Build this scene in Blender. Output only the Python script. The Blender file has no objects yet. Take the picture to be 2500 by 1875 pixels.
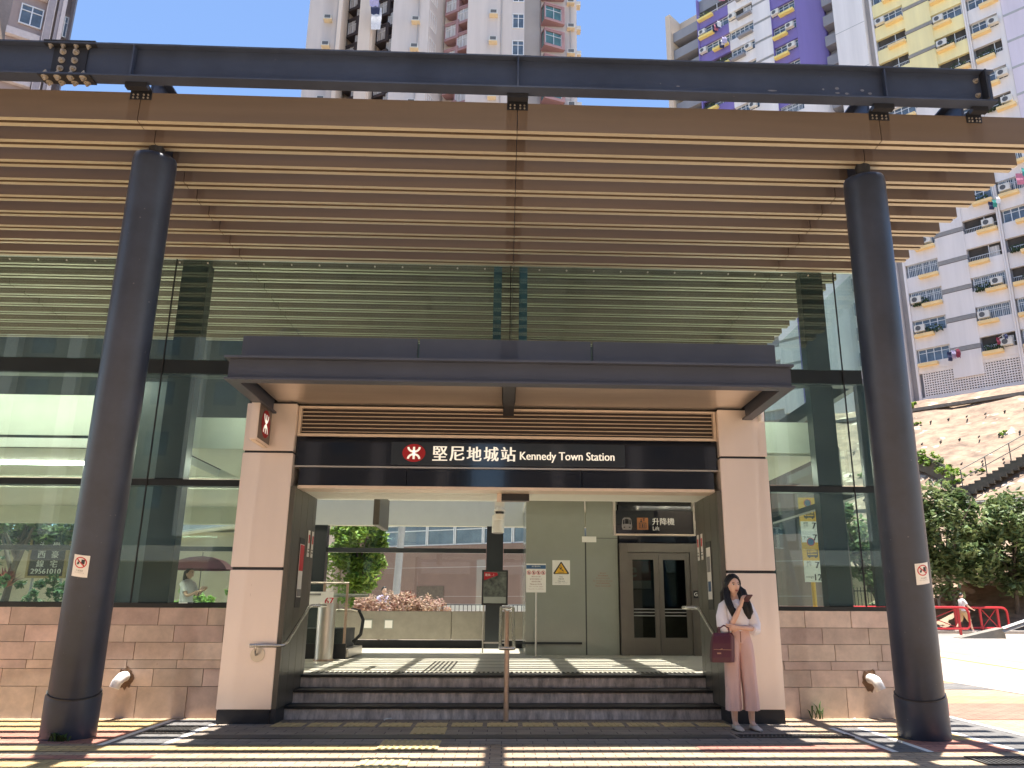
import bpy, bmesh, math, random
from mathutils import Vector, Matrix
R = math.radians
SC = bpy.context.scene
COL = SC.collection
# ------------------------------------------------------------------ camera, world, sun, exposure
def make_camera():
    pitch, yaw, roll = R(15.56), R(2.2), 0.0052
    f = Vector((math.sin(yaw)*math.cos(pitch), math.cos(yaw)*math.cos(pitch), math.sin(pitch)))
    r = Vector((math.cos(yaw), -math.sin(yaw), 0)); u = r.cross(f)
    c, s = math.cos(roll), math.sin(roll)
    r2 = c*r + s*u; u2 = -s*r + c*u
    cd = bpy.data.cameras.new('camera'); co = bpy.data.objects.new('camera', cd); COL.objects.link(co)
    m = Matrix((r2, u2, -f)).transposed().to_4x4(); m.translation = Vector((0, 0, 1.35))
    co.matrix_world = m
    cd.sensor_width = 36; cd.lens = 1950/2500*36; cd.shift_x = -0.024
    cd.clip_start = 0.05; cd.clip_end = 1000
    SC.camera = co
make_camera()
SUN_DIR = Vector((0.12, -0.12, 6.3)).normalized()          # towards the sun
wd = bpy.data.worlds.new('World'); SC.world = wd; wd.use_nodes = True
nt = wd.node_tree; sky = nt.nodes.new('ShaderNodeTexSky'); sky.sky_type = 'NISHITA'; sky.sun_disc = False
sky.sun_elevation = math.asin(SUN_DIR.z); sky.sun_rotation = math.atan2(SUN_DIR.x, SUN_DIR.y)
sky.altitude = 20; sky.air_density = 0.9; sky.dust_density = 0.15; sky.ozone_density = 3.5
bg = nt.nodes['Background']; nt.links.new(sky.outputs[0], bg.inputs[0]); bg.inputs[1].default_value = 0.05
sd = bpy.data.lights.new('sun', 'SUN'); sd.energy = 2.5; sd.angle = R(0.5); sd.color = (1.0, 0.95, 0.88)
so = bpy.data.objects.new('sun', sd); COL.objects.link(so); so.location = (0, 0, 60)
so.rotation_euler = SUN_DIR.to_track_quat('Z', 'Y').to_euler()
SC.view_settings.view_transform = 'Standard'; SC.view_settings.look = 'None'
SC.view_settings.exposure = 2.5; SC.view_settings.gamma = 1.0
try:
    SC.cycles.transparent_max_bounces = 24; SC.cycles.max_bounces = 10; SC.cycles.diffuse_bounces = 5
    SC.cycles.sample_clamp_indirect = 6; SC.cycles.caustics_reflective = False; SC.cycles.caustics_refractive = False
except Exception: pass
# ------------------------------------------------------------------ helpers
WO = {}
class MB:
    def __init__(s): s.v = []; s.f = []; s.m = []; s.sm = []
    def add(s, vs, fs, m=0, smooth=False):
        b = len(s.v); s.v += [tuple(v) for v in vs]
        for f in fs: s.f.append(tuple(i+b for i in f)); s.m.append(m); s.sm.append(smooth)
        return s
    def box(s, x0, x1, y0, y1, z0, z1, m=0):
        vs = [(x0,y0,z0),(x1,y0,z0),(x1,y1,z0),(x0,y1,z0),(x0,y0,z1),(x1,y0,z1),(x1,y1,z1),(x0,y1,z1)]
        return s.add(vs, [(0,3,2,1),(4,5,6,7),(0,1,5,4),(1,2,6,5),(2,3,7,6),(3,0,4,7)], m)
    def obox(s, c, ax, ay, az, m=0):
        c = Vector(c); ax = Vector(ax); ay = Vector(ay); az = Vector(az)
        vs = [c+ax*i+ay*j+az*k for k in (-.5,.5) for i, j in ((-.5,-.5),(.5,-.5),(.5,.5),(-.5,.5))]
        return s.add(vs, [(0,3,2,1),(4,5,6,7),(0,1,5,4),(1,2,6,5),(2,3,7,6),(3,0,4,7)], m)
    def quad(s, a, b, c, d, m=0): return s.add([a,b,c,d], [(0,1,2,3)], m)
    def loft(s, rings, cap=True, m=0, smooth=True, close=True):
        n = len(rings[0]); vs = [p for r in rings for p in r]; fs = []
        for i in range(len(rings)-1):
            for j in range(n if close else n-1):
                k = (j+1) % n; fs.append((i*n+j, i*n+k, (i+1)*n+k, (i+1)*n+j))
        s.add(vs, fs, m, smooth)
        if cap:
            s.add(rings[0], [tuple(reversed(range(n)))], m); s.add(rings[-1], [tuple(range(n))], m)
        return s
    def tube(s, pts, r, n=10, m=0, cap=True):
        pts = [Vector(p) for p in pts]; rr = r if isinstance(r, (list, tuple)) else [r]*len(pts)
        rings = []; ref = None
        for i, p in enumerate(pts):
            t = (pts[min(i+1, len(pts)-1)]-pts[max(i-1, 0)]).normalized()
            if ref is None:
                ref = Vector((0,0,1)) if abs(t.z) < .9 else Vector((1,0,0))
            a = t.cross(ref)
            if a.length < 1e-4: a = t.orthogonal()
            a.normalize(); b = a.cross(t).normalized(); ref = b if abs(t.dot(b)) < .9 else ref
            rings.append([p+(a*math.cos(2*math.pi*k/n)+b*math.sin(2*math.pi*k/n))*rr[i] for k in range(n)])
        for q in rings: q.reverse()
        return s.loft(rings, cap, m)
    def cyl(s, p0, p1, r0, r1=None, n=20, m=0): return s.tube([p0, p1], [r0, r0 if r1 is None else r1], n, m)
    def ball(s, c, rx, ry, rz, nu=14, nv=9, m=0):
        rings = []
        for i in range(1, nv):
            a = math.pi*i/nv
            rings.append([(c[0]+rx*math.sin(a)*math.cos(2*math.pi*j/nu), c[1]+ry*math.sin(a)*math.sin(2*math.pi*j/nu), c[2]-rz*math.cos(a)) for j in range(nu)])
        return s.loft(rings, True, m)
    def prism(s, poly, fn, d0, d1, m=0):
        """poly: 2D outline (counter clockwise seen from d0), fn(a,b,d)->xyz"""
        n = len(poly); a = [fn(p[0], p[1], d0) for p in poly]; b = [fn(p[0], p[1], d1) for p in poly]
        s.add(a+b, [tuple(range(n)), tuple(reversed(range(n, 2*n)))]+[(i, i+n, (i+1) % n+n, (i+1) % n) for i in range(n)], m)
        return s
    def mesh(s, name, mats, off=(0,0,0), bevel=0):
        me = bpy.data.meshes.new(name); o = Vector(off)
        me.from_pydata([Vector(v)-o for v in s.v], [], s.f)
        for mt in (mats if isinstance(mats, (list, tuple)) else [mats]): me.materials.append(mt)
        me.polygons.foreach_set('material_index', s.m); me.polygons.foreach_set('use_smooth', s.sm)
        if bevel:
            bm = bmesh.new(); bm.from_mesh(me)
            es = [e for e in bm.edges if len(e.link_faces) == 2 and e.calc_face_angle(0) > .6]
            bmesh.ops.bevel(bm, geom=es, offset=bevel, segments=2, affect='EDGES', clamp_overlap=True)
            bm.to_mesh(me); bm.free()
        me.update(); return me
    def lo(s):
        xs = [v[0] for v in s.v]; ys = [v[1] for v in s.v]; zs = [v[2] for v in s.v]
        return Vector(((min(xs)+max(xs))/2, (min(ys)+max(ys))/2, min(zs)))
    def build(s, name, mats, parent=None, bevel=0, loc=None, local=False):
        """vertices are world positions; parent: Empty or mesh object"""
        if parent is not None:
            off = Vector((0,0,0)) if local else WO[parent.name]
            o = bpy.data.objects.new(name, s.mesh(name, mats, off, bevel)); COL.objects.link(o); o.parent = parent
            WO[o.name] = WO.get(parent.name, Vector((0,0,0)))
            return o
        off = Vector(loc) if loc is not None else s.lo()
        o = bpy.data.objects.new(name, s.mesh(name, mats, off, bevel)); COL.objects.link(o); o.location = off
        WO[o.name] = off; return o
def tag(o, label=None, cat=None, group=None, kind=None):
    if label: o['label'] = label
    if cat: o['category'] = cat
    if group: o['group'] = group
    if kind: o['kind'] = kind
    return o
def empty(name, loc, label, cat, group=None, rz=0):
    o = bpy.data.objects.new(name, None); COL.objects.link(o); o.location = loc; o.rotation_euler = (0, 0, rz)
    o.empty_display_size = .2; WO[o.name] = Vector(loc); return tag(o, label, cat, group)
def dup(src, loc=None, rz=None, label=None, parent=None, scale=None):
    c = src.copy(); COL.objects.link(c)
    if loc is not None: c.location = loc
    if rz is not None: c.rotation_euler = (0, 0, rz)
    if scale is not None: c.scale = scale
    if label: c['label'] = label
    if parent is not None: c.parent = parent
    for ch in list(src.children): dup(ch, parent=c)
    return c
def put(name, me, parent, loc, rz=0):
    o = bpy.data.objects.new(name, me); COL.objects.link(o); o.parent = parent; o.location = loc; o.rotation_euler = (0,0,rz)
    WO[o.name] = Vector((0,0,0)); return o
TX = {}
def text_geo(body, size):
    k = (body, size)
    if k not in TX:
        c = bpy.data.curves.new('t', 'FONT'); c.body = body; c.size = size; c.resolution_u = 3
        o = bpy.data.objects.new('t', c); COL.objects.link(o)
        bpy.context.view_layer.update()
        me = bpy.data.meshes.new_from_object(o.evaluated_get(bpy.context.evaluated_depsgraph_get()))
        TX[k] = ([tuple(v.co) for v in me.vertices], [tuple(p.vertices) for p in me.polygons])
        bpy.data.objects.remove(o); bpy.data.curves.remove(c); bpy.data.meshes.remove(me)
    return TX[k]
def text(mb, body, fn, h, w=None, x=0, z=0, bold=0, m=0, center=False, d=0.0):
    """lettering of cap height h (and width w) with lower left (or centre) at x,z; fn(a,b,depth)->xyz, depth grows towards the reader"""
    vs, fs = text_geo(body, 1.0)
    x0 = min(v[0] for v in vs); x1 = max(v[0] for v in vs); z0 = min(v[1] for v in vs); z1 = max(v[1] for v in vs)
    sz = h/(z1-z0); sx = sz if w is None else w/(x1-x0); W = (x1-x0)*sx
    if center: x = x-W/2; z = z-h/2
    for i, dx in enumerate(([0] if not bold else [-bold, 0, bold])):
        mb.add([fn(x+(v[0]-x0)*sx+dx, z+(v[1]-z0)*sz, d+.0006*i) for v in vs], fs, m)
    return W
def front(Y):
    return lambda a, b, d: (a, Y-d, b)
# ------------------------------------------------------------------ materials
MT = {}
def mat(name, col, rough=.5, metal=0, var=.12, scale=4, bump=0, bscale=60, spec=.5, stretch=None, isl=0, col2=None, coat=0, speck=None):
    m = bpy.data.materials.new(name); m.use_nodes = True; n = m.node_tree.nodes; l = m.node_tree.links
    b = n['Principled BSDF']; b.inputs['Roughness'].default_value = rough; b.inputs['Metallic'].default_value = metal
    b.inputs['Specular IOR Level'].default_value = spec; b.inputs['Coat Weight'].default_value = coat
    tc = n.new('ShaderNodeTexCoord'); src = tc.outputs['Object']
    if stretch:
        mp = n.new('ShaderNodeMapping'); mp.inputs['Scale'].default_value = stretch; l.new(src, mp.inputs[0]); src = mp.outputs[0]
    no = n.new('ShaderNodeTexNoise'); no.inputs['Scale'].default_value = scale; no.inputs['Detail'].default_value = 6; no.inputs['Roughness'].default_value = .65
    l.new(src, no.inputs['Vector'])
    mx = n.new('ShaderNodeMix'); mx.data_type = 'RGBA'
    a = [max(0, c*(1-var)) for c in col]; c2 = col2 if col2 else [min(1, c*(1+var)) for c in col]
    mx.inputs['A'].default_value = (*a, 1); mx.inputs['B'].default_value = (*c2, 1)
    rp = n.new('ShaderNodeMapRange'); rp.inputs[1].default_value = .3; rp.inputs[2].default_value = .7
    l.new(no.outputs[0], rp.inputs[0]); l.new(rp.outputs[0], mx.inputs['Factor']); out = mx.outputs['Result']
    if isl:
        g = n.new('ShaderNodeNewGeometry'); hs = n.new('ShaderNodeHueSaturation'); mr = n.new('ShaderNodeMapRange')
        mr.inputs[3].default_value = 1-isl; mr.inputs[4].default_value = 1+isl
        l.new(g.outputs['Random Per Island'], mr.inputs[0]); l.new(mr.outputs[0], hs.inputs['Value']); l.new(out, hs.inputs['Color'])
        mh = n.new('ShaderNodeMapRange'); mh.inputs[3].default_value = .5-isl*.06; mh.inputs[4].default_value = .5+isl*.06
        mu = n.new('ShaderNodeMath'); mu.operation = 'FRACT'; m7 = n.new('ShaderNodeMath'); m7.operation = 'MULTIPLY'; m7.inputs[1].default_value = 7.31
        l.new(g.outputs['Random Per Island'], m7.inputs[0]); l.new(m7.outputs[0], mu.inputs[0]); l.new(mu.outputs[0], mh.inputs[0]); l.new(mh.outputs[0], hs.inputs['Hue'])
        out = hs.outputs[0]
    if speck:                                   # scattered chips, spots and drips
        sc_, thr, c3 = speck; n3 = n.new('ShaderNodeTexNoise'); n3.inputs['Scale'].default_value = sc_; n3.inputs['Detail'].default_value = 3; l.new(src, n3.inputs['Vector'])
        m3 = n.new('ShaderNodeMapRange'); m3.inputs[1].default_value = thr; m3.inputs[2].default_value = thr+.04; l.new(n3.outputs[0], m3.inputs[0])
        x3 = n.new('ShaderNodeMix'); x3.data_type = 'RGBA'; l.new(m3.outputs[0], x3.inputs['Factor']); l.new(out, x3.inputs['A']); x3.inputs['B'].default_value = (*c3, 1); out = x3.outputs['Result']
    l.new(out, b.inputs['Base Color'])
    rr = n.new('ShaderNodeMapRange'); rr.inputs[3].default_value = max(.02, rough*.8); rr.inputs[4].default_value = min(1, rough*1.2)
    l.new(no.outputs[0], rr.inputs[0]); l.new(rr.outputs[0], b.inputs['Roughness'])
    if bump:
        nb = n.new('ShaderNodeTexNoise'); nb.inputs['Scale'].default_value = bscale; nb.inputs['Detail'].default_value = 4; l.new(src, nb.inputs['Vector'])
        bp = n.new('ShaderNodeBump'); bp.inputs['Strength'].default_value = bump; bp.inputs['Distance'].default_value = .01
        l.new(nb.outputs[0], bp.inputs['Height']); l.new(bp.outputs[0], b.inputs['Normal'])
    MT[name] = m; return m
def glass(name, tint, ior=1.5, dirt=0.0, rough=0.0):
    m = bpy.data.materials.new(name); m.use_nodes = True; n = m.node_tree.nodes; l = m.node_tree.links; n.clear()
    o = n.new('ShaderNodeOutputMaterial'); t = n.new('ShaderNodeBsdfTransparent'); t.inputs[0].default_value = (*tint, 1)
    g = n.new('ShaderNodeBsdfGlossy'); g.inputs['Roughness'].default_value = rough; g.inputs[0].default_value = (.86, 1, .97, 1)
    f = n.new('ShaderNodeFresnel'); ge = n.new('ShaderNodeNewGeometry'); mr0 = n.new('ShaderNodeMapRange'); mr0.inputs[3].default_value = ior; mr0.inputs[4].default_value = 1/ior
    l.new(ge.outputs['Backfacing'], mr0.inputs[0]); l.new(mr0.outputs[0], f.inputs[0]); x = n.new('ShaderNodeMixShader')
    l.new(f.outputs[0], x.inputs[0]); l.new(t.outputs[0], x.inputs[1]); l.new(g.outputs[0], x.inputs[2]); last = x.outputs[0]
    if dirt:
        d = n.new('ShaderNodeBsdfDiffuse'); d.inputs[0].default_value = (.36, .52, .47, 1); y = n.new('ShaderNodeMixShader')
        tc = n.new('ShaderNodeTexCoord'); no = n.new('ShaderNodeTexNoise'); no.inputs['Scale'].default_value = 1.3; no.inputs['Detail'].default_value = 5
        mr = n.new('ShaderNodeMapRange'); mr.inputs[1].default_value = .35; mr.inputs[2].default_value = .8; mr.inputs[4].default_value = dirt
        l.new(tc.outputs['Object'], no.inputs[0]); l.new(no.outputs[0], mr.inputs[0]); l.new(mr.outputs[0], y.inputs[0])
        l.new(last, y.inputs[1]); l.new(d.outputs[0], y.inputs[2]); last = y.outputs[0]
    l.new(last, o.inputs[0]); MT[name] = m; return m
def paver_mat(name, col, col2, joint, bw=.2, bh=.1, rough=.85, mortar=.006, rot=0, offset=.5):
    m = bpy.data.materials.new(name); m.use_nodes = True; n = m.node_tree.nodes; l = m.node_tree.links; b = n['Principled BSDF']
    tc = n.new('ShaderNodeTexCoord'); mp = n.new('ShaderNodeMapping'); mp.inputs['Rotation'].default_value = (0, 0, rot)
    br = n.new('ShaderNodeTexBrick'); br.inputs['Scale'].default_value = 1; br.inputs['Brick Width'].default_value = bw; br.inputs['Row Height'].default_value = bh
    br.inputs['Mortar Size'].default_value = mortar; br.inputs['Mortar Smooth'].default_value = .3; br.offset = offset
    br.inputs['Color1'].default_value = (*col, 1); br.inputs['Color2'].default_value = (*col2, 1); br.inputs['Mortar'].default_value = (*joint, 1)
    l.new(tc.outputs['Object'], mp.inputs[0]); l.new(mp.outputs[0], br.inputs[0])
    no = n.new('ShaderNodeTexNoise'); no.inputs['Scale'].default_value = 1.7; no.inputs['Detail'].default_value = 8; no.inputs['Roughness'].default_value = .7
    l.new(tc.outputs['Object'], no.inputs[0]); mx = n.new('ShaderNodeMix'); mx.data_type = 'RGBA'; mx.blend_type = 'MULTIPLY'; mx.inputs['Factor'].default_value = 1
    mr = n.new('ShaderNodeMapRange'); mr.inputs[1].default_value = .3; mr.inputs[2].default_value = .7; mr.inputs[3].default_value = .72; mr.inputs[4].default_value = 1.1
    l.new(no.outputs[0], mr.inputs[0]); l.new(br.outputs[0], mx.inputs['A']); l.new(mr.outputs[0], mx.inputs['B']); n3 = n.new('ShaderNodeTexNoise'); n3.inputs['Scale'].default_value = 8; n3.inputs['Detail'].default_value = 3; l.new(tc.outputs['Object'], n3.inputs[0])
    m3 = n.new('ShaderNodeMapRange'); m3.inputs[1].default_value = .66; m3.inputs[2].default_value = .71; m3.inputs[4].default_value = .55; l.new(n3.outputs[0], m3.inputs[0])
    x3 = n.new('ShaderNodeMix'); x3.data_type = 'RGBA'; l.new(m3.outputs[0], x3.inputs['Factor']); l.new(mx.outputs['Result'], x3.inputs['A']); x3.inputs['B'].default_value = (*joint, 1)
    l.new(x3.outputs['Result'], b.inputs['Base Color'])
    b.inputs['Roughness'].default_value = rough; b.inputs['Specular IOR Level'].default_value = .3
    bp = n.new('ShaderNodeBump'); bp.inputs['Strength'].default_value = .6; bp.inputs['Distance'].default_value = .004; bp.invert = True
    l.new(br.outputs['Fac'], bp.inputs['Height']); l.new(bp.outputs[0], b.inputs['Normal']); MT[name] = m; return m
mat('steel_paint', (.028, .037, .060), .40, 0, .3, 1.6, .05, 30, speck=(26, .735, (.16, .16, .17)))
mat('beam_paint', (.042, .056, .092), .42, 0, .25, 1.6, .05, 30, speck=(22, .75, (.2, .2, .21)))
mat('steel_dark', (.018, .02, .026), .45, 0, .25, 3)
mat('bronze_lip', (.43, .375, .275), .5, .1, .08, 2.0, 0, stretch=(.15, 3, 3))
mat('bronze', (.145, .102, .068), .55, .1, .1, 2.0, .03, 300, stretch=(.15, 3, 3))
mat('bolt', (.42, .38, .32), .45, .5, .3, 30)
mat('granite', (.62, .485, .40), .75, 0, .18, 5, .12, 220, isl=.2, speck=(5.0, .73, (.42, .29, .21)))
mat('cladding', (.92, .80, .72), .30, .42, .035, .8, 0, stretch=(2, 2, .5), speck=(9, .745, (.76, .64, .57)))
mat('soffit_metal', (.52, .46, .41), .33, .6, .12, 1.2, 0, stretch=(.5, 3, 3))
mat('jamb_metal', (.105, .10, .082), .35, .25, .2, 2, 0, stretch=(4, 4, .3))
mat('canopy_paint', (.060, .070, .098), .55, .1, .1, 2)
mat('lamp_off', (.8,.8,.78), .5)
mat('grille_slat', (.34, .25, .2), .45, .5, .1, 3)
mat('grille_back', (.05, .036, .032), .7)
mat('lift_metal', (.17, .152, .13), .35, .6, .08, 3)
mat('sign_black', (.008, .01, .016), .08, 0, .1, 2, coat=.3)
mat('sign_panel', (.028, .036, .046), .1, 0, .1, 2, coat=.3)
mat('trim_light', (.75, .62, .5), .4, .3, .08)
mat('emblem_red', (.40, .03, .04), .6, spec=.15)
mat('sign_face_reflection', (.16, .125, .11), .45, .3)
mat('letter_cream', (.86, .82, .70), .5, 0, .02)
mat('step_stone', (.58, .52, .475), .8, 0, .5, 14, .2, 200, stretch=(1, 1, .35), isl=.08)
mat('step_nosing', (.022, .021, .021), .5, 0, .3, 5)
mat('floor_tile', (.42, .40, .32), .35, 0, .08, 3)
mat('floor_dark', (.10, .10, .085), .5)
mat('ceiling_white', (.78, .78, .70), .6, 0, .03)
mat('mullion', (.012, .017, .018), .35, 0, .2, 2)
mat('frost', (.29, .305, .26), .12, 0, .08, .7)
mat('frost_line', (.03, .035, .03), .5)
mat('stainless', (.60, .55, .48), .3, .8, .03, 3)
mat('stainless_worn', (.5, .36, .27), .38, .7, .2, 6)
mat('concrete', (.27, .245, .195), .8, 0, .18, 3, .1, 80)
mat('white_plastic', (.8, .79, .76), .4, 0, .04)
mat('black_plastic', (.012, .012, .013), .4)
mat('pipe_white', (.78, .74, .70), .5, 0, .1, 20)
mat('rust', (.16, .09, .05), .9, 0, .5, 25)
mat('sign_red', (.55, .03, .04), .45)
mat('sign_amber', (.75, .42, .03), .5, 0, .05)
mat('sign_blue', (.03, .10, .22), .45)
mat('sign_white', (.82, .8, .74), .45, 0, .04)
mat('print_dark', (.03, .03, .035), .6)
mat('print_grey', (.25, .24, .23), .6)
mat('print_redbrown', (.28, .12, .09), .6)
mat('dark_void', (.01, .011, .012), .9)
glass('glass_front', (.86, .965, .945), 1.72, .05)
glass('glass_side', (.94, .985, .955), 1.28, .02)
glass('glass_clear', (.93, .97, .95), 1.45)
glass('glass_lift', (.42, .44, .44), 1.5)

def lamp_mat(name, col, st):
    m = bpy.data.materials.new(name); m.use_nodes = True; b = m.node_tree.nodes['Principled BSDF']
    b.inputs['Base Color'].default_value = (*col, 1); b.inputs['Emission Color'].default_value = (*col, 1); b.inputs['Emission Strength'].default_value = st; MT[name] = m
lamp_mat('lamp_tube', (1, .95, .80), 9.0)
lamp_mat('letter_lit', (.86, .83, .74), .10)
# ------------------------------------------------------------------ ground, road, paving
paver_mat('paver_beige', (.48, .35, .23), (.39, .28, .185), (.13, .10, .08), .215, .105)
paver_mat('paver_yellow', (.54, .38, .175), (.47, .325, .15), (.17, .11, .06), .215, .105)
paver_mat('paver_red', (.45, .205, .15), (.38, .17, .125), (.14, .07, .06), .215, .105)
paver_mat('paver_grey', (.20, .19, .18), (.155, .15, .145), (.08, .07, .07), .215, .105)
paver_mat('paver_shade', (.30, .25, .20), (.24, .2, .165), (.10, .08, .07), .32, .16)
paver_mat('paver_slab', (.40, .36, .32), (.36, .32, .28), (.16, .14, .12), .62, .3)
mat('asphalt', (.24, .22, .20), .9, 0, .12, 1.2, .2, 150)
mat('road_concrete', (.39, .33, .268), .9, 0, .2, .35, .15, 60)
mat('kerb', (.38, .34, .30), .85, 0, .15, 3)
mat('line_white', (.78, .74, .68), .7, 0, .12, 12)
mat('line_yellow', (.72, .42, .08), .7, 0, .1, 9)
mat('tactile', (.52, .40, .20), .75, 0, .12, 8)
mat('drain_iron', (.07, .065, .06), .6, .3, .2, 8)
def gz(y): return -.15 + max(0, min(1, (y-14)/22))*.42
def strip(name, x0, x1, ys, dz, m, kind='structure', flat=None):
    mb = MB(); vs = []
    for y in ys:
        z = (gz(y)+dz) if flat is None else flat
        vs += [(x0, y, z), (x1, y, z)]
    mb.add(vs, [(2*i, 2*i+1, 2*i+3, 2*i+2) for i in range(len(ys)-1)])
    return tag(mb.build(name, MT[m]), kind=kind)
YS = [-90, 14, 18, 22, 26, 30, 36, 45]
o = strip('ground', -260, 260, YS+[70, 400], 0, 'road_concrete')
strip('road', 8.62, 40, [-80, 14, 18, 22, 26, 30, 36], .012, 'road_concrete')
strip('asphalt_lane', 13.4, 19.5, [-80, 14, 18, 22, 26, 30, 36], .016, 'asphalt')
strip('road_marking', 12.2, 12.32, [-80, 14, 18, 22, 26, 30, 35], .020, 'line_yellow')
strip('road_marking', 20.4, 20.55, [-80, 14, 18, 22, 26, 30, 35], .020, 'line_white')
mb = MB(); mb.box(9.2, 9.9, 13.4, 15.2, -.136, -.132); tag(mb.build('road_marking', MT['line_yellow']), kind='structure')
mb = MB(); mb.box(-40, 8.5, -25, 36, -.15, 0); tag(mb.build('pavement', MT['paver_beige'], loc=(0, 0, -.15)), kind='structure')
mb = MB(); mb.box(8.5, 8.64, -25, 36, -.15, .006); tag(mb.build('kerb', MT['kerb'], bevel=.015), kind='structure')
mb = MB(); mb.box(8.64, 70, 36.2, 48, .0, .40); tag(mb.build('far_pavement', MT['kerb']), kind='structure')
def patch(x0, x1, y0, y1, m, z=.004, name='paving'):
    mb = MB(); mb.add([(x0, y0, z), (x1, y0, z), (x1, y1, z), (x0, y1, z)], [(0, 1, 2, 3)])
    return tag(mb.build(name, MT[m], loc=(0, 0, 0)), kind='structure')
# left of the doorway
patch(-12, -4.02, 9.75, 10.6, 'paver_yellow'); patch(-12, -4.02, 8.85, 9.75, 'paver_red')
patch(-12, -.86, 8.40, 8.72, 'paver_yellow'); patch(-12, -3.2, 8.0, 8.2, 'paver_red')
patch(-12, -3.6, 7.0, 7.96, 'paver_yellow')
patch(-3.95, -3.40, 8.75, 10.6, 'paver_grey'); patch(-4.02, -3.95, 8.75, 10.6, 'line_white'); patch(-3.40, -3.33, 8.75, 10.6, 'line_white')
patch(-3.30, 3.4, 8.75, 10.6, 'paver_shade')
# right of the doorway
patch(1.96, 3.80, 8.30, 8.70, 'paver_red'); patch(4.22, 5.05, 8.3, 9.0, 'paver_red'); patch(4.22, 5.05, 9.0, 9.45, 'paver_yellow')
patch(3.87, 4.15, 8.3, 9.9, 'paver_grey'); patch(3.80, 3.87, 8.3, 9.9, 'line_white'); patch(4.15, 4.22, 8.3, 9.9, 'line_white')
patch(5.12, 5.75, 7.6, 12, 'paver_grey'); patch(5.05, 5.12, 7.6, 12, 'line_white'); patch(5.75, 5.82, 7.6, 12, 'line_white')
patch(5.82, 8.5, 10.6, 12.4, 'paver_red'); patch(5.82, 8.5, 12.4, 13.4, 'paver_yellow'); patch(5.2, 8.5, 14.4, 15.6, 'paver_grey')
patch(5.2, 8.5, 15.6, 16.4, 'paver_yellow')
# tactile guide path: bars and studs are real bumps
mb = MB()
def tact(x0, x1, y0, y1, bars):
    mb.box(x0, x1, y0, y1, .006, .010)
    nx = max(1, int((x1-x0)/.3)); 
    if bars:
        k = x0+.04
        while k < x1-.03:
            mb.box(k, k+.03, y0+.02, y1-.02, .0101, .016); k += .075
    else:
        k = x0+.035
        while k < x1:
            j = y0+.035
            while j < y1:
                mb.box(k-.016, k+.016, j-.016, j+.016, .0101, .016); j += .065
            k += .065
x = -2.66
while x < 2.5:
    tact(x, x+.36, 9.98, 10.28, True); x += .415
tact(-1.22, -.62, 8.42, 8.98, False); tact(-1.26, -.82, 7.2, 8.0, True); tact(-1.0, -.62, 9.42, 9.9, True)
tag(mb.build('tactile_paving', MT['tactile'], loc=(0, 9, 0)), kind='structure')
# drain gratings: each a thing with its frame and bars
def grate(x0, x1, y0, y1, label, along='x', step=.045):
    e = empty('drain_grate', ((x0+x1)/2, (y0+y1)/2, 0), label, 'drain grate', 'iron drain gratings set in the paving')
    f = MB(); f.box(x0, x1, y0, y0+.025, .006, .014); f.box(x0, x1, y1-.025, y1, .006, .014); f.box(x0, x0+.025, y0+.026, y1-.026, .006, .014); f.box(x1-.025, x1, y0+.026, y1-.026, .006, .014)
    f.build('frame', MT['drain_iron'], e)
    b = MB(); b.add([(x0+.026, y0+.026, .005), (x1-.026, y0+.026, .005), (x1-.026, y1-.026, .005), (x0+.026, y1-.026, .005)], [(0, 1, 2, 3)])
    b.build('pit', MT['dark_void'], e)
    b = MB(); k = x0+.04
    while k < x1-.06:
        b.add([(k, y0+.027, .011), (k+.018, y0+.027, .011), (k+.06, y1-.027, .011), (k+.042, y1-.027, .011), (k, y0+.027, .0055), (k+.018, y0+.027, .0055), (k+.06, y1-.027, .0055), (k+.042, y1-.027, .0055)], [(0,1,2,3),(4,7,6,5),(0,4,5,1),(2,6,7,3),(1,5,6,2),(3,7,4,0)]); k += step
    b.build('bars', MT['drain_iron'], e); return e
grate(-3.90, -3.45, 9.45, 10.05, 'square iron drain grating by the left pillar of the doorway')
grate(2.55, 3.80, 9.16, 9.36, 'long narrow iron drain grating near the standing woman')
grate(4.35, 5.0, 7.62, 8.02, 'iron drain grating at the lower right edge of the picture')
mb = MB(); mb.box(-3.3, 2.5, 9.12, 9.36, .006, .010); tag(mb.build('drain_cover', MT['drain_iron']), kind='structure')
# ------------------------------------------------------------------ station building
ST = empty('station_building', (0, 10.8, 0), 'glass and granite station entrance hall with wide stone steps', 'building')
GL, FL, YG = 1.31, .465, 10.85
rnd = random.Random(3)
def granite(x0, x1, name, facing='y', y=10.75):
    mb = MB(); zs = [(0.0, .366), (.372, .574), (.58, .679), (.685, .889), (.895, 1.095), (1.101, GL)]
    for i, (z0, z1) in enumerate(zs):
        x = x0 - [.25, .08, .42, .35, .5, .1][i]
        while x < x1:
            a, b = max(x, x0), min(x+.612, x1)
            if b-a > .02:
                jit = rnd.uniform(0, .004)
                if facing == 'y': mb.box(a+.002, b-.003, y-.0+jit, y+.1, z0, z1)
                else: mb.box(y-.1, y-jit, a+.002, b-.003, z0, z1)
            x += .615
    mb2 = MB()
    if facing == 'y': mb2.box(x0, x1, y+.05, y+.24, -.1, GL-.004)
    else: mb2.box(y-.24, y-.05, x0, x1, -.1, GL-.004)
    w = mb.build(name, MT['granite'], ST)
    mb2.build('mortar_core', MT['concrete'], w)
granite(-13.5, -3.37, 'granite_wall'); granite(3.43, 5.15, 'granite_wall'); granite(10.99, 18.4, 'granite_wall', 'x', 5.15)
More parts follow.
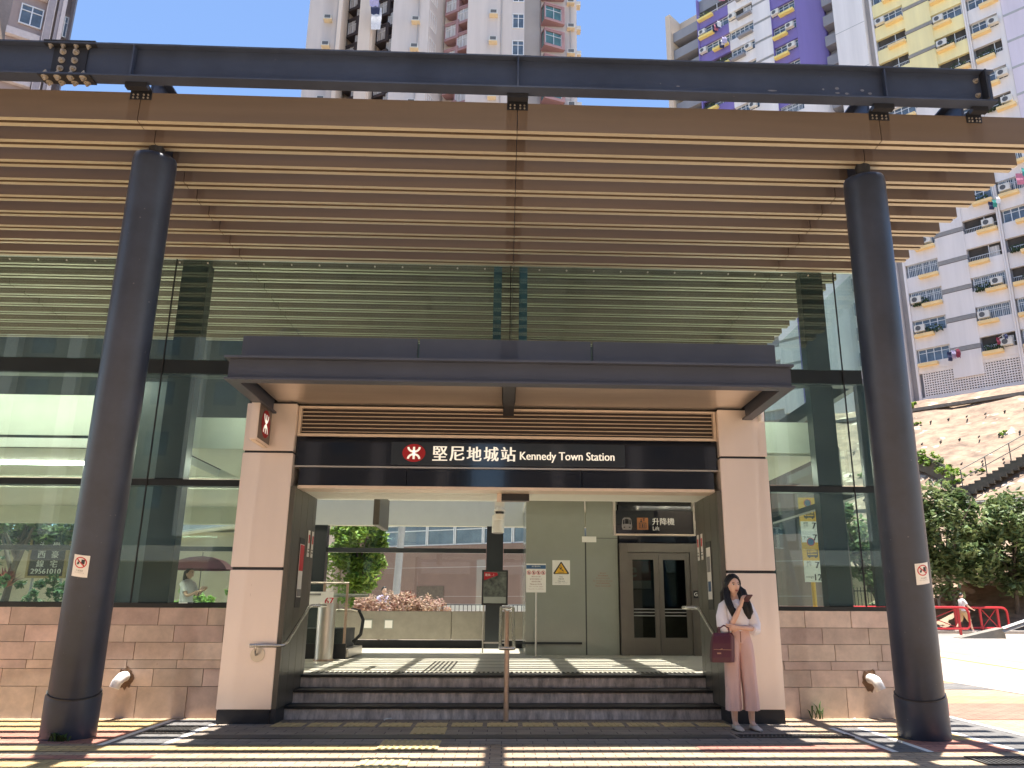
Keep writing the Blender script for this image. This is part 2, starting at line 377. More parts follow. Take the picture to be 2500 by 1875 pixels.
# glazing ----------------------------------------------------------------
def pane(x0, x1, z0, z1, y=YG, m='glass_front'):
    mb = MB(); mb.box(x0+.006, x1-.006, y, y+.016, z0+.006, z1-.006); return mb.build('glass_pane', MT[m], ST)
XJ = [-12.8, -8.8, -4.80, .03, 4.83, 5.13]
Z0, Z1, Z2, Z3, Z4, Z5 = 1.37, 2.89, 2.98, 4.45, 4.64, 6.17
for i in range(5):
    pane(XJ[i], XJ[i+1], Z4, Z5)
for (a, b) in ((-12.8, -8.8), (-8.8, -4.8), (-4.8, -3.37), (3.43, 4.83), (4.83, 5.13)):
    pane(a, b, Z0, Z1); pane(a, b, Z2, Z3)
for (a, b) in ((-3.37, .03), (.03, 3.43)):
    pane(a, b, 4.12, Z3)
for j, (a, b) in enumerate(((10.9, 11.9), (11.9, 15.0), (15.0, 18.4))):
    for (z0, z1) in ((Z0, Z1), (Z2, Z3), (Z4, Z5)):
        mb = MB(); mb.box(5.12, 5.136, a+.006, b-.006, z0+.006, z1-.006); mb.build('glass_pane', MT['glass_side'], ST)
def frame(name, bx, m='mullion', bevel=0):
    mb = MB()
    for q in bx: mb.box(*q)
    return mb.build(name, MT[m], ST, bevel)
frame('window_sill', [(-13.5, -3.37, 10.76, 11.0, 1.312, 1.366)]); frame('window_sill', [(3.43, 5.145, 10.76, 11.0, 1.312, 1.366)])
frame('window_sill', [(4.9, 5.147, 11.002, 18.4, 1.314, 1.366)])
for (a, b) in ((-13.5, -3.37), (3.43, 5.11)):
    frame('transom', [(a, b, 10.868, 11.02, 2.885, 2.972)])
frame('transom', [(-13.5, 5.11, 10.868, 11.05, 4.43, 4.66)])
frame('transom', [(5.0, 5.118, 11.052, 18.4, 2.885, 2.972), (5.0, 5.118, 11.052, 18.4, 4.43, 4.66)])
frame('glazing_head', [(-13.5, 5.15, 10.84, 10.90, 6.172, 6.21)], 'stainless')
# the spider fittings just under the head
for k in range(-24, 13): 
    if k % 1 == 0:
        pass
mb = MB()
for k in range(-30, 13): mb.cyl((k*.4+.05, 10.849, 6.11), (k*.4+.05, 10.835, 6.11), .012, n=8)
tag(mb.build('glazing_bolts', MT['stainless'], ST), kind='stuff')
for x in (-8.8, -4.80, .03, 4.83):
    z0 = 1.367 if abs(x) > 4 else 4.2
    frame('joint_seal', [(x-.006, x+.006, 10.846, 10.872, z0, 6.168)], 'black_plastic')
def fin(x0, x1, z0, z1, y0=11.06, y1=11.45): return frame('mullion', [(x0, x1, y0, y1, z0, z1)])
fin(-8.62, -8.30, 1.3, 6.45, 11.06, 11.3); fin(-4.75, -4.37, 1.3, 6.45, 10.96, 11.16); fin(4.37, 4.70, 1.3, 6.45, 10.96, 11.16)
mat('fin_glass_blue', (.06, .12, .16), .15, 0, .1)
frame('glass_fin', [(-.22, -.10, 11.06, 11.3, 4.2, 6.45), (.16, .28, 11.06, 11.3, 4.2, 6.45)], 'fin_glass_blue')
frame('corner_post', [(5.0, 5.118, 10.87, 10.95, 1.37, 4.428)])
# grey cladding pier behind the left joint, seen through the pane
mat('pier_grey', (.12, .135, .14), .5, 0, .1, 1)
frame('pier', [(-5.35, -4.78, 11.5, 12.0, .465, 4.5)], 'pier_grey')
for y in (11.9, 15.0):
    frame('mullion', [(4.78, 5.0, y-.12, y+.12, 1.37, 6.45)])
# entrance portal pillars --------------------------------------------------
def pillar(x0, x1, jamb_x):
    e = MB(); y0, y1 = 10.2, 11.42
    for (z0, z1) in ((.165, 1.765), (1.80, 3.225), (3.255, 3.875)):
        e.box(x0, x1, y0, y1, z0, z1)
    c = e.build('pillar', MT['cladding'], ST, bevel=.006)
    k = MB(); k.box(x0+.02, x1-.02, y0+.02, y1-.02, -.05, 3.95); k.box(x0+.004, x1-.004, y0+.03, y1-.004, -.04, .15); k.build('recess', MT['steel_dark'], c)
    return c
pillar(-3.36, -2.72, 0); pillar(2.79, 3.42, 0)
def jamb(x0, x1, side):
    y = [10.204, 10.30, 10.62, 10.95, 11.28, 11.46]
    mb = MB()
    for a, b in zip(y[:-1], y[1:]): mb.box(x0, x1, a+.004, b-.004, .17, 2.80)
    c = mb.build('jamb', MT['jamb_metal'], ST)
    k = MB(); k.box(x0 if side > 0 else x0+.008, x1-.008 if side > 0 else x1, 10.21, 11.455, .0, 2.796); k.build('jamb_core', MT['steel_dark'], c)
    s = MB(); xx = x1 if side > 0 else x0
    s.box(xx-.006, xx+.006, 10.66, 10.92, 1.32, 2.2); p = s.build('poster_frame', MT['black_plastic'], c)
    s = MB(); s.box(*( (x1+.0065, x1+.010) if side > 0 else (x0-.010, x0-.0065)), 10.685, 10.895, 1.45, 2.12); s.build('poster_sheet', MT['sign_white'], p)
    s = MB(); q = (x1+.0105, x1+.013) if side > 0 else (x0-.013, x0-.0105)
    if side > 0: s.box(*q, 10.69, 10.89, 1.78, 2.11, 1); s.box(*q, 10.69, 10.89, 1.46, 1.55, 0)
    else: s.box(*q, 10.71, 10.87, 1.8, 2.0, 0); s.box(*q, 10.72, 10.86, 1.55, 1.68, 2)
    s.build('poster_print', [MT['print_grey'], MT['sign_red'], MT['sign_blue']], p)
jamb(-2.718, -2.66, 1); jamb(2.73, 2.788, -1)
for (x, d) in ((-2.655, 1), (2.725, -1)):        # paper notices on the jambs
    for yy in (11.12, 11.33):
        s = MB(); xa, xb = sorted((x, x+.005*d)); s.box(xa, xb, yy-.05, yy+.05, 1.98, 2.33)
        t = s.build('jamb_notice', MT['sign_white'], ST)
        s = MB(); xa, xb = sorted((x+.0055*d, x+.008*d))
        s.box(xa, xb, yy-.03, yy+.03, 2.16, 2.27, 0); s.box(xa, xb, yy-.035, yy+.035, 2.03, 2.05, 1); s.box(xa, xb, yy-.035, yy+.035, 2.07, 2.085, 1)
        s.build('print', [MT['sign_red'], MT['print_grey']], t)
# fascia: ventilation grille, dark sign band, lower glass band ---------------
g = MB(); g.box(-2.715, 2.785, 10.36, 10.60, 3.47, 3.95); gb = g.build('grille', MT['grille_back'], ST)
g = MB()
for i in range(6):
    z = 3.535+i*.0525
    g.obox((.035, 10.325, z), (5.44, 0, 0), (0, .022, -.003), (0, .001, .0065))
g.build('grille_slats', MT['trim_light'], gb)
g = MB(); g.box(-2.715, 2.785, 10.285, 10.36, 3.845, 3.868); g.box(-2.715, 2.785, 10.28, 10.36, 3.468, 3.502)
g.box(-2.715, -2.68, 10.287, 10.36, 3.503, 3.844); g.box(2.75, 2.785, 10.287, 10.36, 3.503, 3.844)
g.build('grille_frame', MT['trim_light'], gb)
g = MB(); g.box(-2.72, 2.788, 10.30, 10.62, 3.085, 3.465); g.build('sign_band', MT['sign_black'], ST, bevel=.004)
g = MB(); g.box(-2.718, 2.787, 10.285, 10.62, 3.062, 3.082); g.build('band_trim', MT['stainless'], ST)
g = MB()
for a, b in ((-2.655, -1.28), (-1.272, .99), (.998, 2.725)): g.box(a, b, 10.31, 10.6, 2.832, 3.058)
g.build('glass_band', MT['sign_black'], ST)
g = MB(); g.box(-2.655, 2.725, 10.29, 10.62, 2.79, 2.828); g.build('lintel_trim', MT['trim_light'], ST)
g = MB(); g.box(-2.655, 2.725, 10.62, 11.4, 2.80, 3.9); g.build('lintel', MT['ceiling_white'], ST)
# entrance canopy -----------------------------------------------------------
CP = empty('entrance_canopy', (.05, 10.2, 3.74), 'low dark steel canopy over the station doorway', 'canopy')
g = MB()
X0, X1 = -3.11, 3.25
g.box(X0+.02, X1-.02, 8.62, 8.66, 3.765, 3.985)
g.build('front_channel', MT['canopy_paint'], CP)
g = MB(); g.box(X0, X1, 8.56, 8.72, 3.74, 3.763); g.box(X0-.02, X1, 8.55, 8.72, 3.987, 4.012); g.build('channel_lip', MT['canopy_paint'], CP)
for x in (X0, X1-.13):
    g = MB(); g.box(x+.045, x+.085, 8.665, 10.78, 3.765, 3.985); g.box(x, x+.13, 8.722, 10.78, 3.74, 3.763); g.box(x, x+.13, 8.722, 10.78, 3.987, 4.01)
    g.build('side_channel', MT['canopy_paint'], CP)
for a, b in ((-3.09, -1.06), (-1.035, .985), (1.01, 3.20)):
    g = MB(); g.box(a, b, 8.98, 9.04, 4.1, 4.385); g.build('upper_panel', MT['canopy_paint'], CP, bevel=.006)
g = MB(); g.box(-3.05, 3.17, 9.02, 10.84, 4.06, 4.12); g.build('canopy_roof', MT['canopy_paint'], CP)
g = MB(); g.box(X0+.131, -.06, 8.725, 10.2, 3.90, 3.93); g.box(.11, X1-.131, 8.725, 10.2, 3.90, 3.93)
g.box(X0+.131, X1-.131, 10.202, 10.82, 3.90, 3.93)
g.build('soffit', MT['soffit_metal'], CP)
g = MB(); g.box(-.045, .095, 8.72, 10.22, 3.755, 3.925); g.build('soffit_rib', MT['steel_dark'], CP)
g = MB(); g.cyl((3.34, 10.12, 3.70), (3.34, 10.12, 4.0), .04, n=12); g.cyl((3.34, 10.12, 3.97), (3.34, 10.12, 4.0), .075, n=12); g.build('drain_pipe', MT['pipe_white'], CP)
g = MB(); g.box(-3.0, 3.1, 8.74, 10.8, 3.99, 4.05); g.build('canopy_deck', MT['canopy_paint'], CP)
# steps and floor -------------------------------------------------------------
sx0, sx1 = -2.716, 2.786
for i in range(3):
    y0 = 10.6+.35*i; z0 = .155*i; z1 = .155*(i+1)
    g = MB()
    xs = [sx0, -2.45, -1.75, -1.15, -.42, .28, .95, 1.6, 2.2, sx1]
    for a, b in zip(xs[:-1], xs[1:]): g.box(a+.001, b-.001, y0+.02, 11.6, z0, z1-.034)
    s = g.build('step', MT['step_stone'], ST)
    g = MB(); g.box(sx0, sx1, y0-.015, y0+.40, z1-.026, z1); g.build('nosing', MT['step_nosing'], s, bevel=.012)
g = MB(); g.box(-13.2, 5.0, 11.62, 18.4, .30, FL); g.build('hall_floor', MT['floor_tile'], ST)
g = MB(); g.box(-2.66, 2.72, 11.56, 11.617, .43, FL+.002); g.build('floor_strip', MT['floor_dark'], ST)
g = MB()
k = -2.6
while k < 2.7:                                  # raised tactile studs along the top of the steps
    for yy in (11.68, 11.74, 11.80): g.box(k-.016, k+.016, yy-.016, yy+.016, FL+.001, FL+.007)
    k += .065
k = 11.9
while k < 13.9:
    for xx in range(6): g.box(-1.1+xx*.07-.016, -1.1+xx*.07+.016, k-.016, k+.016, FL+.001, FL+.007)
    k += .09
tag(g.build('tactile_studs', MT['floor_dark'], ST), kind='stuff')
g = MB()
for yy in (12.6, 13.3, 14.0, 14.9, 16.3): g.box(-4, 2.72, yy-.02, yy+.02, FL+.001, FL+.003)
g.build('floor_joints', MT['floor_dark'], ST)
# ceilings, bulkheads and back wall --------------------------------------------
mat('bulkhead', (.66, .68, .58), .6, 0, .03)
mat('dark_wall', (.03, .032, .034), .6)
def slab(x0, x1, y0, y1, z0, z1, m='ceiling_white', name='ceiling'):
    g = MB(); g.box(x0, x1, y0, y1, z0, z1); return g.build(name, MT[m], ST)
slab(-13, -5.30, 12.1, 14.9, 3.62, 3.76); slab(-13, -5.30, 12.06, 12.1, 3.80, 4.42, 'bulkhead', 'bulkhead')
slab(-13, -5.30, 12.14, 12.2, 3.62, 4.42, 'dark_wall', 'ceiling_slot')
slab(-4.95, -2.70, 12.1, 14.9, 3.62, 3.76); slab(-4.95, -2.7, 12.06, 12.1, 3.62, 4.1, 'bulkhead', 'bulkhead')
slab(2.85, 4.9, 12.1, 14.9, 3.62, 3.76); slab(2.85, 4.9, 12.06, 12.1, 3.66, 4.15, 'bulkhead', 'bulkhead')
slab(-13, 4.3, 14.9, 16.3, 3.40, 3.76); slab(.4, 3.9, 16.3, 18.3, 3.40, 3.76); slab(-13, -4.6, 16.3, 18.2, 3.45, 3.76)
slab(-13, 3.9, 18.2, 18.42, 3.08, 3.7, 'bulkhead', 'bulkhead')
slab(-13, 4.6, 14.72, 14.86, 3.78, 6.45, 'dark_wall', 'upper_wall')
slab(-13, 3.89, 18.2, 18.4, 3.702, 4.6, 'dark_wall', 'upper_wall')
g = MB()
for (x0, x1) in ((-11.5, -9.6), (-8.6, -7.3), (-6.8, -5.5)): g.box(x0, x1, 12.132, 12.139, 3.70, 3.73)
g.build('ceiling_or_fill_lamp', MT['lamp_tube'], ST)
for (x0, x1) in ((-12.6, -9.2), (-8.6, -5.4), (-4.1, -2.9), (3.0, 4.3)):
    g = MB(); g.box(x0, x1, 11.06, 11.12, 4.50, 4.56); g.build('ceiling_or_fill_lamp', MT['lamp_tube'], ST)  # tubes added out of sight behind the transom to brighten bulkheads and ceiling
    g = MB(); g.box(x0, x1, 13.4, 13.5, 3.585, 3.615); g.build('ceiling_or_fill_lamp', MT['lamp_tube'], ST)
for (x0, x1) in ():
    g = MB(); g.box(x0, x1, 15.5, 15.6, 3.365, 3.395); g.build('ceiling_or_fill_lamp', MT['lamp_tube'], ST)
# back glazing
frame('back_mullion', [(-.40, -.03, 18.2, 18.45, FL, 3.08)]); frame('back_mullion', [(-4.75, -3.95, 18.2, 18.45, FL, 3.08)])
frame('back_transom', [(-13, -4.76, 18.25, 18.35, 2.49, 2.59), (-3.94, -.41, 18.25, 18.35, 2.49, 2.59), (-.02, .45, 18.25, 18.35, 2.49, 2.59)])
for (a, b) in ((-13, -8.9), (-8.9, -4.76), (-3.94, -.41), (-.02, .45)):
    pane(a, b, 1.25, 2.49, 18.3, 'glass_clear'); pane(a, b, 2.59, 3.08, 18.3, 'glass_clear')
g = MB(); g.box(-3.94, -1.14, 18.32, 18.5, .64, 1.24); g.box(-1.13, .44, 18.32, 18.5, .64, 1.24); g.build('parapet', MT['concrete'], ST, bevel=.01)
g = MB(); g.box(-13, .45, 18.36, 18.44, .40, .63); g.build('parapet_gap', MT['dark_void'], ST)
g = MB()
for x in (-3.05, -2.6): g.box(x, x+.2, 18.31, 18.318, .86, 1.06)
g.build('wall_socket', MT['frost'], ST)
g = MB()
for x in (-3.03, -2.58): g.box(x, x+.16, 18.302, 18.3095, .88, 1.04)
g.build('socket_cover', MT['sign_white'], ST)
g = MB(); g.box(-13, -4.76, 18.30, 18.34, 1.36, 1.40); g.build('back_rail', MT['mullion'], ST)
# frosted glass room and lift
g = MB(); g.box(.42, 1.575, 15.9, 16.0, FL, 3.40); g.box(1.60, 2.22, 15.9, 16.0, FL, 3.40); g.build('frosted_wall', MT['frost'], ST)
g = MB(); g.box(.42, .52, 16.002, 18.25, FL, 3.4); g.build('frosted_wall', MT['frost'], ST)
g = MB(); g.box(1.576, 1.599, 15.905, 15.99, FL, 2.66); g.box(1.60, 2.22, 15.894, 15.8995, 2.645, 2.655); g.build('door_seam', MT['frost_line'], ST)
g = MB(); g.box(1.52, 1.80, 15.88, 15.8995, 2.57, 2.68); g.build('door_closer', MT['sign_white'], ST)
g = MB(); g.box(.2, 1.5, 15.86, 15.8995, .66, .70); g.build('kick_rail', MT['mullion'], ST)
LF = empty('lift', (3.0, 15.9, FL), 'steel framed lift with two dark glass doors', 'lift')
g = MB(); g.box(2.24, 2.40, 15.8, 16.0, FL, 2.55); g.box(3.62, 3.78, 15.8, 16.0, FL, 2.55); g.box(2.401, 3.619, 15.8, 16.0, 2.38, 2.55); g.build('door_frame', MT['lift_metal'], LF, bevel=.006)
for x0, x1 in ((2.405, 3.0), (3.006, 3.615)):
    g = MB(); y = 15.84
    g.box(x0, x0+.09, y, y+.05, FL+.005, 2.375); g.box(x1-.09, x1, y, y+.05, FL+.005, 2.375); g.box(x0+.091, x1-.091, y, y+.05, FL+.005, FL+.32); g.box(x0+.091, x1-.091, y, y+.05, 2.24, 2.375)
    d = g.build('lift_door', MT['lift_metal'], LF)
    g = MB(); g.box(x0+.091, x1-.091, y+.02, y+.035, FL+.32, 2.24); g.build('door_glass', MT['glass_lift'], d)
    for z in (1.18, 1.24, 1.30):
        g = MB(); g.box(x0+.095, x1-.095, y+.012, y+.019, z, z+.02); g.build('door_stripe', MT['print_grey'], d)
g = MB(); g.box(3.655, 3.745, 15.79, 15.7995, 1.52, 1.66); cpn = g.build('call_panel', MT['black_plastic'], LF)
g = MB(); text(g, 'G', front(15.789), .07, x=3.70, z=1.59, center=True); g.build('floor_letter', MT['sign_white'], cpn)
g = MB(); g.box(2.24, 3.78, 16.6, 16.7, FL, 3.4); g.box(2.2, 2.24, 16.005, 16.6, FL, 3.4); g.box(3.74, 3.78, 16.005, 16.59, FL, 3.4); g.build('shaft_wall', MT['dark_void'], LF)
g = MB(); g.box(2.24, 3.80, 15.85, 15.95, 2.56, 3.395); g.build('lift_header', MT['sign_black'], LF)
PO = empty('poster', (2.68, 16.3, 1.7), 'reflection of a red poster with a white letter, set behind the left lift door', 'poster')  # added panel imitates a reflection in the lift door glass
g = MB(); g.box(2.44, 2.93, 16.3, 16.32, 1.86, 2.24); g.build('poster_sheet', MT['sign_red'], PO)
g = MB(); g.box(2.44, 2.93, 16.3, 16.32, 1.70, 1.855); g.build('lower_sheet', MT['sign_white'], PO)
g = MB(); text(g, 'e', front(16.297), .2, x=2.47, z=1.92, bold=.012); g.build('lettering', MT['sign_white'], PO)
# ------------------------------------------------------------------ louvred roof with its front beam
RF = empty('louvred_roof', (0, 9.2, 6.1), 'broad roof of brown slats behind a dark steel front beam', 'roof')
JX = [-15.6, -11.73, -7.78, -3.85, .065, 3.955, 5.70]
def slat(y, x1, h=.33):
    """a hollow slat: two lips underneath with a groove between, cut at the joints"""
    mb = MB(); t = .165; z = 6.155
    poly = [(0, 0), (.058, 0), (.058, .05), (.104, .05), (.104, 0), (t, 0), (t, h), (0, h)]
    xs = [x for x in JX if x < x1-.3]+[x1]
    for a, b in zip(xs[:-1], xs[1:]):
        mb.prism([(p[0], p[1]) for p in reversed(poly)], lambda p, q, d: (d, y+p, z+q), b-.004, a+.004)
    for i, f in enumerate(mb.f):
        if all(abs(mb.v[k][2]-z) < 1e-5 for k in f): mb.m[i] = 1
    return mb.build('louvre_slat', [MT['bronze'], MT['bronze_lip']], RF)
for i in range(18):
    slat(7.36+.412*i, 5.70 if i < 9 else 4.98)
g = MB(); g.box(-15.5, 5.68, 7.42, 7.50, 6.49, 6.52); g.build('fascia_ledge', MT['bronze'], RF)
RX = [-11.73, -7.78, -3.85, .065, 3.955, 5.02]
for x in RX:
    g = MB(); g.box(x-.015, x+.015, 7.56, 14.75, 6.56, 6.86); g.box(x-.10, x+.10, 7.56, 14.75, 6.861, 6.88); g.box(x-.10, x+.10, 7.56, 14.75, 6.54, 6.559)
    g.build('rafter', MT['beam_paint'], RF)
g = MB(); g.box(-15.5, 5.1, 14.76, 14.9, 6.48, 6.9); g.build('rear_beam', MT['beam_paint'], RF)
for x, w in ((-2.4, .17), (-1.32, .15), (-.04, .48), (1.08, .28), (2.2, .36), (3.4, .2), (-3.3, .2), (-5.2, .2), (-6.5, .2), (-9.2, .2)):
    g = MB(); g.box(x-w/2, x+w/2, 10.95, 14.75, 6.90, 7.02); g.build('glazing_bar', MT['beam_paint'], RF)
BX0, BX1 = -15.6, 5.14
g = MB(); g.box(BX0, BX1, 7.192, 7.208, 6.536, 6.884); g.box(BX0, BX1, 7.125, 7.275, 6.885, 6.902); g.box(BX0, BX1, 7.125, 7.275, 6.516, 6.535)
BM = g.build('front_beam', MT['beam_paint'], RF)
for x in (-11.73, -7.78, -3.88, .065, 3.955):
    g = MB(); g.box(x-.009, x+.009, 7.13, 7.19, 6.5355, 6.8845); g.build('stiffener', MT['beam_paint'], BM)
g = MB(); g.box(5.02, 5.04, 7.09, 7.19, 6.5355, 6.8845); g.build('end_plate', MT['steel_dark'], BM)
def bolt(x, y, z, ax, r=.03):
    a = Vector(ax); p = Vector((x, y, z)); g = MB()
    g.cyl(p, p+a*.008, r*1.15, n=14); g.cyl(p+a*.008, p+a*.028, r*.72, n=6); g.cyl(p+a*.028, p+a*.04, r*.4, n=8)
    return g.build('bolt', MT['bolt'], BM)
g = MB(); xs = -4.53
g.box(xs-.17, xs+.17, 7.176, 7.1915, 6.545, 6.875); g.box(xs-.26, xs+.26, 7.12, 7.28, 6.502, 6.5155); g.box(xs-.26, xs+.26, 7.12, 7.28, 6.9025, 6.915); g.box(xs-.26, xs+.26, 7.13, 7.185, 6.8755, 6.8845)
g.build('splice_plate', MT['steel_dark'], BM)
for i in range(3):
    for dx in (-.075, .055): bolt(xs+dx, 7.1755, 6.61+i*.10, (0, -1, 0))
for dx in (-.2, -.075, .055, .18):
    bolt(xs+dx, 7.155, 6.5015, (0, 0, -1)); bolt(xs+dx, 7.245, 6.5015, (0, 0, -1)); bolt(xs+dx, 7.155, 6.875, (0, 0, -1), .022); bolt(xs+dx, 7.15, 6.5355, (0, 0, 1), .02)
for z in (6.62, 6.80): bolt(4.97, 7.1915, z, (0, -1, 0), .026)
for x in (-11.73, -7.78, -3.85, .065, 3.955, 5.0):
    g = MB(); w = .11 if x < 5 else .085
    g.box(x-w, x+w, 7.22, 7.29, 6.46, 6.514); g.box(x-w, x+w, 7.29, 7.56, 6.50, 6.514); g.box(x-w, x+w, 7.355, 7.39, 6.40, 6.499); g.box(x-.10, x+.10, 7.50, 7.58, 6.515, 6.56)
    b = g.build('bracket', MT['steel_dark'], RF)
    s = MB()
    for dx in (-.075, -.03, .03, .075):
        for z in (6.42, 6.455): s.cyl((x+dx*w/.11, 7.355, z), (x+dx*w/.11, 7.347, z), .010, n=8)
    s.build('bracket_bolts', MT['bolt'], b)
for k, x in enumerate((-4.15, -3.55, -2.4, -1.55, -1.05, .06, 1.35, 3.3, 3.9)):
    g = MB(); g.box(x, x+.14, 7.14, 7.22, 6.9025, 6.915); g.build('beam_clip', MT['steel_dark'], BM)
# whitish marks where paint has come off the web
mat('paint_scuff', (.2, .21, .24), .7, 0, .2, 20)
for (x, z, w, h) in ((3.45, 6.66, .022, .016), (3.72, 6.645, .02, .014), (3.55, 6.60, .02, .013), (3.30, 6.645, .012, .012), (3.8, 6.61, .022, .014), (2.75, 6.61, .05, .01), (1.75, 6.63, .02, .007), (3.45, 6.605, .025, .01)):
    g = MB(); g.prism([(math.cos(-a/12*2*math.pi)*w, math.sin(-a/12*2*math.pi)*h) for a in range(12)], lambda p, q, d: (x+p, d, z+q), 7.190, 7.1915); g.build('paint_scuff', MT['paint_scuff'], BM)
# ------------------------------------------------------------------ leaning columns
def column(b, t, label):
    b = Vector(b); t = Vector(t); e = empty('steel_column', b, label, 'column', 'leaning steel columns that carry the louvred roof')
    d = (t-b); L = d.length; n = d.normalized()
    g = MB(); pts = [b+d*.073, b+d*.5, t-n*.10, t-n*.05, t-n*.02, t]; g.tube(pts, [.247, .235, .222, .216, .20, .16], 40)
    sh = g.build('shaft', MT['steel_paint'], e)
    g = MB(); g.tube([b-n*.12, b+d*.070, b+d*.074], [.268, .268, .26], 40); g.build('base_sleeve', MT['steel_paint'], e)
    g = MB(); g.tube([b+d*.0735, b+d*.0765], [.2605, .2605], 40); g.build('weld_ring', MT['steel_dark'], e)
    g = MB(); g.tube([t-n*.005, t+n*.35], [.08, .08], 16); g.box(t.x-.06, t.x+.06, t.y-.02, t.y+.25, t.z+.02, 6.54); g.build('head_pin', MT['steel_dark'], e)
    return b, d, n
CLB, CLT = (-4.555, 9.27, 0), (-3.875, 7.91, 6.09); CRB, CRT = (4.57, 9.17, 0), (3.985, 7.91, 6.05)
cl = column(CLB, CLT, 'dark leaning steel column left of the doorway with weeds at its foot')
cr = column(CRB, CRT, 'dark leaning steel column right of the doorway near the road')
def sticker(c, z, dx, label):
    b, d, n = c; p = b+d*(z/d.z); w, h = .105, .155; up = n
    e = empty('no_hawking_sign', p+Vector((dx, -.26, 0)), label, 'sign', 'small prohibition stickers on the two steel columns')
    def pt(a, q, dep):          # wraps round the shaft
        a *= .80; q *= .72
        ang = (a+dx)/.2445; r = .2445+dep
        x = Vector((1, 0, 0)); f = n.cross(x).normalized(); f = f if f.y < 0 else -f; s = (x-n*x.dot(n)).normalized()
        return p+n*q+s*(math.sin(ang)*r)+f*(math.cos(ang)*r)
    def plate(x0, x1, z0, z1, dep, name, m, k=6, shape=None):
        mb = MB(); rows = []
        for i in range(k+1):
            a = x0+(x1-x0)*i/k; rows.append([pt(a, z0, dep), pt(a, z1, dep), pt(a, z1, dep-.003), pt(a, z0, dep-.003)])
        mb.loft(rows, True, smooth=False); return mb.build(name, MT[m], e)
    plate(-w, w, -h, h, .004, 'plate', 'sign_white')
    mb = MB(); nn = 24
    for i in range(nn):
        a0, a1 = 2*math.pi*i/nn, 2*math.pi*(i+1)/nn
        ps = [pt(r*math.cos(a), .05+r*math.sin(a), .0062) for r in (.066, .08) for a in (a0, a1)]
        mb.add(ps, [(0, 2, 3, 1)])
    for i in range(6):
        u0, u1 = -.05+.1*i/6, -.05+.1*(i+1)/6
        mb.add([pt(u0-.005, .05-u0-.005, .0062), pt(u1-.005, .05-u1-.005, .0062), pt(u1+.005, .05-u1+.005, .0062), pt(u0+.005, .05-u0+.005, .0062)], [(0, 1, 2, 3)])
    mb.build('ban_ring', MT['sign_red'], e)
    mb = MB()
    def pl(pts, dep=.0055): mb.add([pt(a, q, dep) for a, q in pts], [tuple(range(len(pts)))])
    pl([(.005, .03), (.05, .03), (.055, .095), (.01, .095)]); pl([(-.045, .02), (.05, .01), (.05, .025), (-.03, .032)]); pl([(-.05, .025), (-.02, .028), (-.015, .06), (-.035, .06)]); pl([(-.036, .065), (-.018, .065), (-.018, .08), (-.036, .08)])
    mb.build('pictogram', MT['print_dark'], e)
    mb = MB()
    text(mb, '不准擺賣', lambda a, q, dd: pt(a, q, .0055+dd), .022, x=0, z=-.065, center=True)
    text(mb, 'No Hawking', lambda a, q, dd: pt(a, q, .0055+dd), .012, w=.12, x=0, z=-.095, center=True)
    mb.build('lettering', MT['print_grey'], e)
sticker(cl, 1.78, -.02, 'white no hawking sticker on the left steel column')
sticker(cr, 1.75, .06, 'white no hawking sticker on the right steel column')
# ------------------------------------------------------------------ signs of the station
def emblem(fn, cx, cz, rx, rz, parent, sc=1):
    mb = MB(); n = 40
    mb.prism([(cx+rx*math.cos(2*math.pi*i/n), cz+rz*math.sin(2*math.pi*i/n)) for i in range(n)], fn, .003, 0)
    e = mb.build('emblem', MT['emblem_red'], parent)
    mb = MB(); s = rz/1.0; w = .062
    def stroke(pts, ww=w):
        L, Rr = [], []
        for i, (x, z) in enumerate(pts):
            x2, z2 = pts[min(i+1, len(pts)-1)]; x1, z1 = pts[max(i-1, 0)]
            dx, dz = x2-x1, z2-z1; l = math.hypot(dx, dz); nx, nz = -dz/l*ww, dx/l*ww
            L.append((x+nx, z+nz)); Rr.append((x-nx, z-nz))
        for i in range(len(pts)-1):
            q = [L[i], L[i+1], Rr[i+1], Rr[i]]
            mb.add([fn(cx+a*rx*.82, cz+b*rz*1.0, .0045) for a, b in q], [(0, 1, 2, 3)])
    for sg in (1, -1):
        arc = [(.60*math.cos(a), sg*(.66-.0-.60*math.sin(a)*.86)) for a in [math.pi*i/16 for i in range(17)]]
        stroke(arc, .115)
    stroke([(0, -.68), (0, .68)], .12)
    mb.build('mark', MT['letter_lit'], e); return e
SG = empty('station_name_sign', (.04, 10.29, 3.08), 'dark lit sign naming the station in Chinese and English', 'sign')
g = MB(); g.box(-1.49, 1.56, 10.292, 10.2995, 3.105, 3.405); g.build('panel', MT['sign_panel'], SG)
F1 = front(10.2915)
emblem(front(10.2915), -1.195, 3.262, .148, .118, SG)
g = MB()
for i, ch in enumerate('堅尼地城站'):
    x = -.95+i*.222; text(g, ch, F1, .19, w=.185, x=x, z=3.165, bold=.0055, d=.001)
g.build('chinese_lettering', MT['letter_lit'], SG)
g = MB(); text(g, 'Kennedy Town Station', F1, .142, w=1.235, x=.185, z=3.155, bold=.003, d=.001); g.build('english_lettering', MT['letter_lit'], SG)
LB = empty('projecting_sign', (-3.07, 9.9, 3.29), 'slim metal box sign with a red emblem on the left pillar', 'sign')
g = MB(); g.box(-3.12, -3.02, 9.62, 10.16, 3.29, 3.80); g.build('sign_box', MT['cladding'], LB, bevel=.008)
g = MB(); g.box(-3.0199, -3.018, 9.64, 10.14, 3.31, 3.78); g.build('sign_face_reflection', MT['sign_face_reflection'], LB)  # dark reflection on the metal box side put into the plate colour
g = MB(); g.box(-3.10, -3.04, 9.66, 10.15, 3.275, 3.289); g.build('sign_rail', MT['trim_light'], LB)
